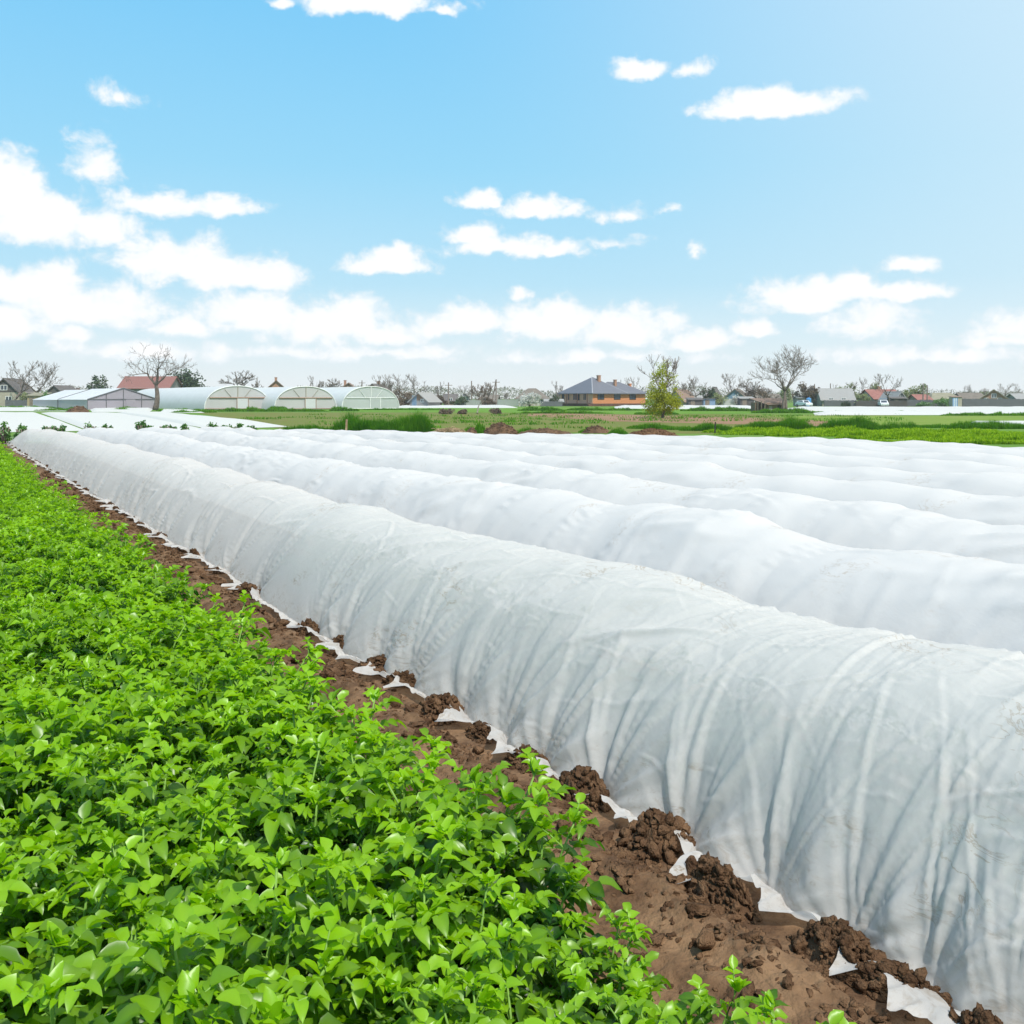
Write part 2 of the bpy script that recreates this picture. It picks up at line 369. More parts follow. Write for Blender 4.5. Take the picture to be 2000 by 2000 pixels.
    bs = node(ns, 'ShaderNodeMath', operation='ADD'); L.new(bk.outputs[0], bs.inputs[0]); L.new(side.outputs[0], bs.inputs[1])
    am = node(ns, 'ShaderNodeMath', operation='MAXIMUM'); L.new(acc, am.inputs[0]); L.new(bs.outputs[0], am.inputs[1])
    fn = node(ns, 'ShaderNodeTexNoise', i_Scale=30., i_Detail=10., i_Roughness=.60, i_Distortion=.2)
    mp = node(ns, 'ShaderNodeMapping'); mp.inputs['Scale'].default_value = (1, 1.2, 1); L.new(comb.outputs[0], mp.inputs[0]); L.new(mp.outputs[0], fn.inputs['Vector'])
    fs = node(ns, 'ShaderNodeMath', operation='MULTIPLY_ADD'); fs.inputs[1].default_value = 2.0; fs.inputs[2].default_value = -1.0; L.new(fn.outputs[0], fs.inputs[0])
    sm = node(ns, 'ShaderNodeMath', operation='ADD'); L.new(am.outputs[0], sm.inputs[0]); L.new(fs.outputs[0], sm.inputs[1])
    den = node(ns, 'ShaderNodeMapRange', interpolation_type='SMOOTHSTEP'); den.inputs[1].default_value = -.14; den.inputs[2].default_value = .46; L.new(sm.outputs[0], den.inputs[0])
    cl = node(ns, 'ShaderNodeMix', data_type='RGBA'); cl.inputs[6].default_value = (6.3, 7.1, 7.6, 1); cl.inputs[7].default_value = (8.5, 8.5, 8.5, 1)
    cr = node(ns, 'ShaderNodeMapRange'); cr.inputs[1].default_value = -.1; cr.inputs[2].default_value = .75; L.new(sm.outputs[0], cr.inputs[0]); L.new(cr.outputs[0], cl.inputs[0])
    # white bright air close to the horizon
    gr = node(ns, 'ShaderNodeValToRGB'); L.new(el.outputs[0], gr.inputs[0])
    ge_ = gr.color_ramp.elements
    for k, (pos, c) in enumerate([(0., (7.7, 8.0, 8.1)), (.045, (6.3, 7.4, 7.9)), (.11, (4.0, 6.4, 7.75)), (.22, (2.6, 5.75, 7.8)), (.37, (1.72, 5.1, 7.9)), (1., (1.6, 3.8, 6.8))]):
        if k < 2: ge_[k].position = pos; ge_[k].color = rgba([q / 9 for q in c])
        else: x = ge_.new(pos); x.color = rgba([q / 9 for q in c])
    g8 = node(ns, 'ShaderNodeMix', data_type='RGBA', blend_type='MULTIPLY'); g8.inputs[0].default_value = 1; g8.inputs[7].default_value = (9, 9, 9, 1); L.new(gr.outputs[0], g8.inputs[6])
    base = node(ns, 'ShaderNodeMix', data_type='RGBA'); base.inputs[0].default_value = .12; L.new(g8.outputs[2], base.inputs[6]); L.new(sky.outputs[0], base.inputs[7])
    sd = node(ns, 'ShaderNodeVectorMath', operation='DOT_PRODUCT'); L.new(dirv, sd.inputs[0])
    sd.inputs[1].default_value = (math.sin(R(80)) * math.cos(R(40)), math.cos(R(80)) * math.cos(R(40)), math.sin(R(40)))
    gl = node(ns, 'ShaderNodeMapRange', interpolation_type='SMOOTHSTEP'); gl.inputs[1].default_value = .22; gl.inputs[2].default_value = .98; gl.inputs[3].default_value = 0; gl.inputs[4].default_value = 1.0; L.new(sd.outputs['Value'], gl.inputs[0])
    hm = node(ns, 'ShaderNodeMix', data_type='RGBA'); hm.inputs[7].default_value = (6.4, 7.3, 7.7, 1)
    L.new(gl.outputs[0], hm.inputs[0]); L.new(base.outputs[2], hm.inputs[6])
    fin = node(ns, 'ShaderNodeMix', data_type='RGBA'); L.new(den.outputs[0], fin.inputs[0]); L.new(hm.outputs[2], fin.inputs[6]); L.new(cl.outputs[2], fin.inputs[7])
    L.new(fin.outputs[2], bg.inputs[0])
    s = bpy.data.lights.new('sun', 'SUN'); so = bpy.data.objects.new('sun', s); COL.objects.link(so)
    s.energy = 3.8; s.angle = R(1.5); s.color = (1, .955, .88)
    dr = Vector((math.sin(R(SUN_AZ)) * math.cos(R(SUN_EL)), math.cos(R(SUN_AZ)) * math.cos(R(SUN_EL)), math.sin(R(SUN_EL))))
    so.rotation_euler = dr.to_track_quat('Z', 'Y').to_euler()
    so.location = dr * 50
build_world()
scene.view_settings.view_transform = 'Standard'; scene.view_settings.look = 'None'
scene.view_settings.gamma = 1; scene.view_settings.exposure = .36
scene.render.engine = 'CYCLES'
scene.cycles.max_bounces = 8; scene.cycles.transparent_max_bounces = 12
scene.cycles.transmission_bounces = 6; scene.cycles.diffuse_bounces = 4
scene.cycles.use_denoising = True

# ------------------------------------------------------------------ ground
def sheet(name, poly, z, m):
    me = bpy.data.meshes.new(name); me.from_pydata([(x, y, z) for x, y in poly], [], [tuple(range(len(poly)))]); me.update()
    o = link_mesh(name, me, m); tag(o, kind='structure'); return o
def mixed_ground(name, cols, s1, s2, rough=.95):
    m, nt, ns, L = new_mat(name)
    out = node(ns, 'ShaderNodeOutputMaterial'); b = node(ns, 'ShaderNodeBsdfPrincipled'); L.new(b.outputs[0], out.inputs[0])
    b.inputs['Roughness'].default_value = rough; b.inputs['Specular IOR Level'].default_value = .1
    geo = node(ns, 'ShaderNodeNewGeometry')
    n = node(ns, 'ShaderNodeTexNoise', i_Scale=s1, i_Detail=8., i_Roughness=.65); L.new(geo.outputs['Position'], n.inputs['Vector'])
    n2 = node(ns, 'ShaderNodeTexNoise', i_Scale=s2, i_Detail=6., i_Roughness=.7); L.new(geo.outputs['Position'], n2.inputs['Vector'])
    ad = node(ns, 'ShaderNodeMix', data_type='FLOAT'); ad.inputs[0].default_value = .45; L.new(n.outputs[0], ad.inputs[2]); L.new(n2.outputs[0], ad.inputs[3])
    rp = node(ns, 'ShaderNodeValToRGB'); L.new(ad.outputs[0], rp.inputs[0])
    e = rp.color_ramp.elements
    for k, c in enumerate(cols):
        pos = .36 + .28 * k / (len(cols) - 1)
        if k < 2: e[k].position = pos; e[k].color = rgba(c)
        else: x = e.new(pos); x.color = rgba(c)
    L.new(rp.outputs[0], b.inputs['Base Color'])
    bp = node(ns, 'ShaderNodeBump'); bp.inputs['Strength'].default_value = .8; bp.inputs['Distance'].default_value = .08
    L.new(n2.outputs[0], bp.inputs['Height']); L.new(bp.outputs[0], b.inputs['Normal'])
    return m
M['g_grass'] = mixed_ground('meadow_ground', [(.07, .16, .02), (.11, .21, .03), (.15, .20, .05)], .12, 2.5)
M['g_soil'] = mixed_ground('tilled_ground', [(.13, .07, .038), (.20, .115, .06), (.27, .16, .09)], 1.5, 14.)
M['g_fallow'] = mixed_ground('fallow_ground', [(.20, .13, .06), (.155, .15, .045), (.115, .165, .028), (.24, .17, .085)], .35, 3.)
M['g_bare'] = mixed_ground('harrowed_ground', [(.21, .125, .07), (.27, .165, .10), (.17, .13, .055)], .2, 2.5)
M['g_green'] = mixed_ground('green_strip', [(.075, .17, .018), (.11, .22, .024), (.16, .24, .04)], .3, 3.)
M['g_field'] = mixed_ground('young_crop_ground', [(.12, .20, .025), (.16, .235, .035), (.20, .22, .06)], .2, 3.)

sheet('ground', [(-1500, -300), (1500, -300), (1500, 2500), (-1500, 2500)], 0, M['g_grass'])
sheet('tilled_field', [TP(*q) for q in ((-8, -6), (-8, 19.5), (35, 19.5), (42.5, -6))], .004, M['g_soil'])
sheet('fallow_field', [G(380, 805.5), G(1000, 806), G(1800, 812), G(1700, 842), G(1400, 848), G(560, 840)], .004, M['g_fallow'])
sheet('harrowed_soil', [G(1030, 806.5), G(1260, 811), G(1500, 817), G(1700, 826), G(1640, 834), G(1200, 823), G(1030, 812)], .010, M['g_bare'])
sheet('grass_strip', [G(590, 797.5), G(830, 795.2), G(1480, 798), G(1590, 806), G(1250, 809.5), G(1030, 806.5), G(820, 805), G(590, 803.5)], .010, M['g_green'])
sheet('young_crop_field', [G(1480, 811.5), G(2150, 812.5), G(2200, 834), G(1700, 830)], .010, M['g_field'])

# soil strip between the potatoes and the fleece: a displaced sheet
def adaptive_t(t0, t1, k, lo, p=2.3):
    ts = [t0]
    while ts[-1] < t1:
        y = max(.87 * ts[-1] + .49 * p, .3)
        ts.append(ts[-1] + max(lo, k * y))
    return np.array(ts)
def soil_z(t, p):
    big = fbm(t * .9, p * 2.2, 11, 3)
    mid = fbm(t * 4, p * 6, 12, 4, .55)
    fine = fbm(t * 22, p * 24, 13, 3, .6)
    z = .012 + .05 * big + .085 * np.clip(mid - .42, 0, 1) + .024 * fine * np.clip((mid - .25) * 5, 0, 1)
    hump = np.exp(-((p - 1.92) / .14) ** 2)
    z = z + .045 * hump * (.5 + fbm(t * 2.5, p * 3, 14, 3))
    under = np.clip((p - 2.0) / .10, 0, 1)
    return z * (1 - under) + .012 * under * (1 + .3 * fine)
tt = adaptive_t(-2.5, 41, .0042, .012, 2.0); pp = np.concatenate([np.linspace(-1.2, .9, 40), np.linspace(.92, 2.62, 125)])
Tg, Pg = np.meshgrid(tt, pp, indexing='ij')
xx, yy = TP(Tg, Pg)
zz = soil_z(Tg, Pg)
ed = np.minimum(np.clip((Pg + 1.2) / .2, 0, 1), np.clip((41.5 - Tg) / .5, 0, 1))
tag(np_obj('soil_strip', np.stack([xx, yy, zz * ed + .006], -1).reshape(-1, 3), grid_faces(len(tt), len(pp)), M['soil']), kind='structure')

# ------------------------------------------------------------------ soil clods
def clod_proto(sub, seed):
    bm = bmesh.new(); bmesh.ops.create_icosphere(bm, subdivisions=sub, radius=1)
    r = np.random.default_rng(seed)
    V = np.array([v.co[:] for v in bm.verts]); Fc = np.array([[v.index for v in f.verts] for f in bm.faces])
    bm.free()
    for _ in range(8):                                # chop with planes for a broken look
        n = r.normal(size=3); n /= np.linalg.norm(n); h = r.uniform(.32, .78)
        dd = V @ n - h; V = V - np.outer(np.clip(dd, 0, None), n)
    V = V * (1 + .16 * r.normal(size=(len(V), 1)))
    V *= np.array([r.uniform(.9, 1.35), r.uniform(.7, 1.1), r.uniform(.55, .85)])
    return V, Fc
CL = [clod_proto(3 if s < 3 else 2, s) for s in range(8)]; CS = [clod_proto(1, 50 + s) for s in range(6)]
def rotz_np(V, a):
    c, s = math.cos(a), math.sin(a); return np.stack([V[:, 0]*c - V[:, 1]*s, V[:, 0]*s + V[:, 1]*c, V[:, 2]], 1)
def tilt_np(V, a, b):
    c, s = math.cos(a), math.sin(a); V = np.stack([V[:, 0], V[:, 1]*c - V[:, 2]*s, V[:, 1]*s + V[:, 2]*c], 1)
    c, s = math.cos(b), math.sin(b); return np.stack([V[:, 0]*c + V[:, 2]*s, V[:, 1], -V[:, 0]*s + V[:, 2]*c], 1)
class Cloud:
    def __init__(s): s.V = []; s.F = []; s.n = 0
    def add(s, V, Fc): s.V.append(V); s.F.append(Fc + s.n); s.n += len(V)
    def out(s): return np.concatenate(s.V), np.concatenate(s.F)

cl = Cloud()
for i in range(27000):
    u = rng.random()
    t = -1.5 + 24 * u ** 1.8
    q = rng.random()
    if q < .62: p = rng.normal(1.99, .10)
    else: p = rng.uniform(1.25, 2.2)
    if p > 2.2: continue
    if q >= .62 and fbm(t * 1.6, p * 3, 21, 3) < .42: continue
    big = rng.random() < .035
    s = (rng.uniform(.02, .046) if big else .004 + .017 * rng.random() ** 3)
    if t > 9: s *= 1.25
    V, Fc = (CL if s > .018 else CS)[rng.integers(6)]
    V = tilt_np(rotz_np(V * s, rng.uniform(0, 6.3)), rng.normal(0, .35), rng.normal(0, .35))
    x, y = TP(t, p); z = float(soil_z(np.array(t), np.array(p))) + s * .22
    cl.add(V + np.array([x, y, z]), Fc)
tag(np_obj('loose_soil_clods', *cl.out(), M['clod'], smooth=False), 'loose brown soil clods strewn along the bare strip', None, None, 'stuff')

# mounds of soil that pin the fleece down: one thing each
def mound_proto(seed):
    r = np.random.default_rng(seed)
    n = 22; u = np.linspace(-1, 1, n); A, B = np.meshgrid(u, u, indexing='ij')
    rr = np.sqrt(A**2 + B**2); h = np.clip(1 - rr**1.7, 0, 1)
    h = h * (.75 + .5 * fbm(A * 2 + seed, B * 2, seed, 3)) + .10 * fbm(A * 9, B * 9 + seed, seed + 3, 3) * (h > 0.02)
    c = Cloud()
    V = np.stack([A * .15, B * .115, h * .085 - .012], -1).reshape(-1, 3); Q = grid_faces(n, n)
    T3 = np.concatenate([Q[:, [0, 1, 2]], Q[:, [0, 2, 3]]])
    keep = (V[T3][:, :, 2] > -.004).any(1); c.add(V, T3[keep])
    for _ in range(330):
        a = r.uniform(0, 6.3); d = r.random() ** .6 * 1.05
        px_, py_ = math.cos(a) * d, math.sin(a) * d
        hz_ = max(0, 1 - d**1.7) * .085
        s = (.005 + .013 * r.random() ** 2) if r.random() < .84 else r.uniform(.016, .036)
        Vp, Fp = (CL if s > .013 else CS)[r.integers(6)]
        c.add(tilt_np(rotz_np(Vp * s, r.uniform(0, 6.3)), r.normal(0, .5), r.normal(0, .5)) + np.array([px_ * .15, py_ * .115, hz_ + s * .15]), Fp)
    V, Fc = c.out()
    return np_mesh('soil_mound', V, Fc, False)
MOUNDS = [mound_proto(100 + k) for k in range(6)]

# mound positions along the row (from the photograph's base line)
near_y = [2.30, 2.50, 2.72, 2.97, 3.25, 3.64, 4.06, 4.43, 4.78, 5.15, 5.65, 5.98, 6.52, 6.92, 8.3]
mt = [(y - .4929 * 2.28) / .8701 for y in near_y]
mt = [mt[0] - .9, mt[0] - .45] + mt
while mt[-1] < 39: mt.append(mt[-1] + rng.uniform(.5, 1.15))
mt = np.array(mt)

# ------------------------------------------------------------------ fleece tunnels
def tunnel(k, kt, lo, ns, amp=1.0):
    p0 = 2.98 + 1.70 * k
    tend = ((36.3, 36.3, 36.3, 35.8, 34.6, 33., 31.2, 30.4, 30.)[k] - .4929 * p0) / .8701 + rng.uniform(-.25, .25) + (.8 if k == 0 else 0)
    t = adaptive_t(-2.4 if k < 3 else -3, tend, kt, lo, p0 - .6)
    nsk = 7
    f = np.linspace(0, 1, ns)
    phi = math.pi * f
    T, PH = np.meshgrid(t, phi, indexing='ij')
    sd = 40 * k
    W = .70 if k == 0 else .74; HT = .725 if k == 0 else .75
    e = .80
    cx = .45 * -np.cos(PH) + .55 * (2 * f[None, :] - 1 + 0 * PH); sz = np.clip(1 - np.abs(cx) ** 2.15, 0, 1) ** .92
    # ends: the hump runs down and narrows
    endf = np.clip((tend - T) / 1.7, 0, 1); endh = np.sqrt(np.clip(1 - (1 - endf) ** 2.2, 0, 1)) * (1 - (.34 if k == 0 else .24) * np.clip(1 - (tend - T) / 12, 0, 1) ** 1.2)
    hvar = 1 + .10 * (fbm(T / 1.6, T * 0 + sd, sd + 1, 3) - .5) + .05 * (fbm(T / .5, T * 0 + sd, sd + 2, 2) - .5)
    wv = W * (1 + .10 * (fbm(T / 1.1, T * 0, sd + 3, 3) - .5)) * (.72 + .28 * endh)
    wander = .10 * (fbm(T / 3.5, T * 0, sd + 4, 2) - .5)
    P = p0 + wander + cx * wv
    Zz = HT * hvar * endh * sz
    arc = 1.95
    S = f[None, :] * arc + 0 * T                  # arclength from the base facing the soil
    S2 = arc - S
    # local normal in (p, z)
    dP = np.gradient(P, axis=1); dZ = np.gradient(Zz, axis=1)
    ln = np.sqrt(dP**2 + dZ**2) + 1e-6
    nP, nZ = -dZ / ln, dP / ln
    d = np.zeros_like(T)
    warp = (fbm(T / .8, S / .8, sd + 5, 3) - .5)
    warp2 = (fbm(T / .35, S / .35, sd + 6, 3) - .5)
    d += .085 * (fbm(T / 1.1 + warp, S / .95, sd + 7, 2) - .5)                                    # soft lumps
    top = np.clip((S - .40) / .45, 0, 1) * np.clip((S2 - .05) / .25, 0, 1)
    near = np.clip((10 - T) / 7, .40, 1) if k == 0 else 1.25
    wq = .16 * (fbm(T / 1.2, S / 1.2, sd + 16, 2) - .5)
    # drapes that cross the crown slantwise, with lulls between them
    q = T + .50 * S + 1.5 * wq
    g1 = np.clip(3.2 * (fbm(T / .9, S / .8, sd + 9, 2) - .38), 0, 1)
    d += top * near * .045 * amp * (ridge(fbm(q / .30, S / 2.2 + T * .05, sd + 8, 2), 1.4) - .45) * g1
    qb = T * .36 + .93 * S + 1.3 * wq
    g2 = np.clip(3.2 * (fbm(T / .7 + 9, S / .9, sd + 10, 2) - .42), 0, 1)
    d += np.clip((S - .25) / .4, 0, 1) * near * .066 * amp * (ridge(fbm(qb / .17, (T - .38 * S) / 2.0, sd + 11, 2), 1.5) - .4) * g2
    # folds fanning out of the pinned points, on the side that faces the soil
    pts = mt if k == 0 else np.arange(-3, tend, .62) + rng.uniform(-.18, .18, len(np.arange(-3, tend, .62)))
    fan = np.zeros_like(T); wsum = np.zeros_like(T) + 1e-6; pin = np.zeros_like(T)
    for j, tj in enumerate(pts):
        sel = np.where((t > tj - 1.6) & (t < tj + 1.6))[0]
        if len(sel) == 0: continue
        a, b = sel[0], sel[-1] + 1
        dt = T[a:b] - tj; sv = S[a:b]
        r = np.sqrt(dt**2 + (sv + .03)**2); th = np.arctan2(dt + .35 * sv, sv + .03)
        w = np.exp(-((dt + .25 * sv) / (.16 + .34 * sv)) ** 2)
        fo = ridge(fbm(th * 2.6 + j * 7.7, r * .35 + j, sd + 12, 2), 1.6) - .42
        fo2 = ridge(vnoise(th * 9. + j * 3.1, r * .4, sd + 13), 2.0) - .35
        fan[a:b] += w * (fo * .050 + .016 * fo2) * np.clip(r / .22, 0, 1); wsum[a:b] += w
        pin[a:b] = np.maximum(pin[a:b], np.exp(-(dt / .13) ** 2))
    fan = fan / np.maximum(wsum, .6)
    d += fan * np.exp(-(S / .70) ** 2) * (.9 if k == 0 else .8) * amp
    # single creases: each a curved line with a sharp crest and a slack valley beside it
    rc = np.random.default_rng(900 + k)
    def crease(t0, s0, ang, ln_, w_, A_, cv_, pw=1.):
        sel = np.where((t > t0 - ln_ - .1) & (t < t0 + ln_ + .1))[0]
        if len(sel) < 2: return
        a, b = sel[0], sel[-1] + 1
        dt = T[a:b] - t0; ds = S[a:b] - s0
        u = dt * math.cos(ang) + ds * math.sin(ang); v = -dt * math.sin(ang) + ds * math.cos(ang) - cv_ * u * u
        e_ = np.clip(u / ln_, 0, 1); env = np.clip(np.sin(np.pi * np.clip(e_, 0, 1) ** pw), 0, 1) * ((u > 0) & (u < ln_))
        if ang > 2.3: v = -v
        wl = w_ * (.55 + .9 * e_)
        d[a:b] += A_ * env * (np.exp(-np.abs(v / wl) ** 1.5) - .55 * np.exp(-((v - 1.5 * wl) / (1.3 * wl)) ** 2))
    tmax = 15 if k == 0 else 26
    for j, tj in enumerate(pts):
        if tj > tmax: break
        for _ in range(9 if k == 0 else 5):
            far_ = max(1., .87 * tj / 4)
            crease(tj + rc.normal(0, .03), rc.uniform(0, .06), R(rc.uniform(58, 142)), rc.uniform(.25, .95), rc.uniform(.0055, .013) * min(far_, 2), rc.uniform(.004, .013), rc.normal(0, .16), .6)
    for _ in range(int((620 if k == 0 else 260))):
        t0 = -2 + (tmax + 2) * rc.random() ** (1.8 if k == 0 else 1.2); far_ = min(max(1., .87 * t0 / 4), 2.5)
        s0 = rc.uniform(.25, 1.35)
        ang = R(rc.choice([rc.normal(138, 12), rc.normal(158, 8), rc.normal(166, 8)] if s0 > .7 else [rc.normal(108, 12), rc.normal(124, 12), rc.normal(136, 10)]))
        crease(t0, s0, ang, rc.uniform(.3, 1.25), rc.uniform(.005, .015) * far_, rc.uniform(.004, .015) * (1 if k == 0 else 2.2), rc.normal(0, .30))
    if k == 0:
        for _ in range(1500):                  # small crinkles everywhere near the camera
            crease(-1 + 8 * rc.random() ** 1.4, rc.uniform(.05, 1.4), R(rc.choice([rc.normal(115, 25), rc.normal(60, 25), rc.normal(160, 20)])), rc.uniform(.08, .32), rc.uniform(.004, .008), rc.uniform(.0015, .0055), rc.normal(0, .8))
        for _ in range(200):                    # long lines running with the row over the crown
            crease(-1.5 + 12 * rc.random() ** 1.3, rc.uniform(.7, 1.35), R(rc.normal(156, 9)), rc.uniform(.4, 1.1), rc.uniform(.006, .014), rc.uniform(.003, .009), rc.normal(0, .10))
    # pinned in at the mounds, ballooning between
    low = np.exp(-(S / .30) ** 1.5)
    d += low * (.030 * (1 - pin) - .030 * pin) * (1.0 if k == 0 else .6)
    d += .005 * (fbm(T / .05 , S / .12, sd + 14, 3) - .5) * near
    for _ in range(1):
        dd_ = np.pad(d, 1, mode='edge'); d = (dd_[1:-1, 1:-1] * 2 + dd_[2:, 1:-1] + dd_[:-2, 1:-1] + dd_[1:-1, 2:] + dd_[1:-1, :-2]) / 6
    d *= .25 + .75 * endh
    grounded = np.clip(np.minimum(S, S2) / .05, 0, 1)
    P = P + nP * d * np.clip(S2 / .15, 0, 1)
    Zz = np.maximum(Zz + nZ * d * grounded, .022 + 0 * Zz)
    # skirt lying on the soil towards the strip
    cols_P = [P]; cols_Z = [Zz]
    b0 = P[:, :1]
    Tl = t[:, None]
    pinb = pin[:, :1]
    Lk = .05 + .05 * fbm(Tl / .2, Tl * 0, sd + 20, 3)
    for tj in pts:
        for _ in range(2):
            tc = tj + rc.uniform(-.22, .22); w_ = rc.uniform(.06, .17); A_ = rc.uniform(.06, .27) * (1 if k == 0 else .4)
            dd = (Tl - tc) / w_; Lk = np.maximum(Lk, .03 + A_ * np.clip(1 - np.where(dd > 0, dd * .8, -dd * 1.6), 0, 1) ** .9)
    skP, skZ = [], []
    for i in range(nsk, 0, -1):
        g = i / nsk
        skP.append(b0 - Lk * g)
        ple = (.016 + .022 * g) * ridge(fbm(Tl / .075 + g * .5, Tl * 0 + g * .6, sd + 22, 2), 1.5)
        skZ.append(.030 + .018 * g + np.maximum(ple, 0) + 0 * Tl + .012 * g * (1 - g))
    P = np.concatenate(skP + [P], 1); Zz = np.concatenate(skZ + [Zz], 1)
    Tt = np.repeat(t[:, None], P.shape[1], 1)
    # ragged drag of the skirt along the row
    x, y = TP(Tt, P)
    V = np.stack([x, y, Zz], -1).reshape(-1, 3)
    return V, grid_faces(len(t), P.shape[1])
ordn = ['first', 'second', 'third', 'fourth', 'fifth', 'sixth', 'seventh', 'eighth', 'ninth']
for k in range(9):
    kt = .0031 if k == 0 else (.006 if k < 3 else .010)
    V, Fc = tunnel(k, kt, .0085 if k == 0 else .02, (330, 150, 110, 80, 70, 60, 60, 60, 60)[k])
    lab = ('long white fleece tunnel beside the bare soil strip, its edge held by soil mounds' if k == 0 else
           'last white fleece tunnel, bordering the bright green lettuce and grass' if k == 8 else
           f'{ordn[k]} long white fleece tunnel counted from the bare soil strip')
    tag(np_obj('fleece_tunnel', V, Fc, M['fleece'] if k == 0 else M['fleece2']), lab, 'crop cover', 'white fleece tunnels over the crop rows')

for j, tj in enumerate(mt):
    far = tj > 9
    o = bpy.data.objects.new('soil_mound', MOUNDS[j % 6]); COL.objects.link(o)
    if not MOUNDS[j % 6].materials: MOUNDS[j % 6].materials.append(M['clod'])
    x, y = TP(tj + rng.normal(0, .03), 2.235 + rng.normal(0, .03))
    o.location = (x, y, .02)
    s = rng.uniform(.66, 1.08) * (.72 if far else 1)
    o.scale = (s * rng.uniform(.9, 1.15), s * rng.uniform(.68, .95), s * rng.uniform(.8, 1.25))
    o.rotation_euler = (0, 0, math.atan2(DT[1], DT[0]) + rng.normal(0, .35))
    tag(o, 'small dark soil mound on the fleece edge, distant part of the row' if far else 'crumbly brown soil mound pinning down the fleece edge beside the bare strip',
        'soil mound', 'distant soil mounds along the fleece edge' if far else 'soil mounds along the fleece edge')

# ------------------------------------------------------------------ plants (leaf generator)
def leaflets(base, dirv, upv, ln, wd, fold, droop, tint, rg, stations=5):
    """many leaflets at once: arrays (n,3),(n,3),(n,3),(n,),... -> verts, quads, tint"""
    n = len(base)
    dirv = dirv / np.linalg.norm(dirv, axis=1, keepdims=True)
    side = np.cross(dirv, upv); side /= np.linalg.norm(side, axis=1, keepdims=True) + 1e-9
    up = np.cross(side, dirv)
    if stations == 5: s = np.array([0, .16, .42, .68, .88, 1.]); pr = np.array([.25, .85, 1., .76, .36, .02])
    else: s = np.array([0, .45, 1.]); pr = np.array([.2, 1., .05])
    m = len(s)
    cen = base[:, None] + dirv[:, None] * (ln[:, None, None] * s[None, :, None])
    cen = cen - np.array([0, 0, 1.]) * (droop[:, None] * ln[:, None] * s[None]**2)[..., None]
    hw = .5 * wd[:, None] * pr[None]
    wav = rg.normal(0, .22, (n, m)) * hw
    l = cen + side[:, None] * hw[..., None] + up[:, None] * (fold[:, None] * hw + wav)[..., None]
    r = cen - side[:, None] * hw[..., None] + up[:, None] * (fold[:, None] * hw - wav)[..., None]
    V = np.stack([l, cen, r], 2).reshape(n, m * 3, 3)
    tv = np.tile(np.array([0, .16, 0]), m)[None] + tint[:, None] + np.linspace(.06, -.06, m).repeat(3)[None]
    q = []
    for i in range(m - 1):
        a = i * 3; q += [[a, a+1, a+4, a+3], [a+1, a+2, a+5, a+4]]
    q = np.array(q)
    Fc = (q[None] + (np.arange(n) * m * 3)[:, None, None]).reshape(-1, 4)
    return V.reshape(-1, 3), Fc, np.clip(tv, 0, 1).ravel()

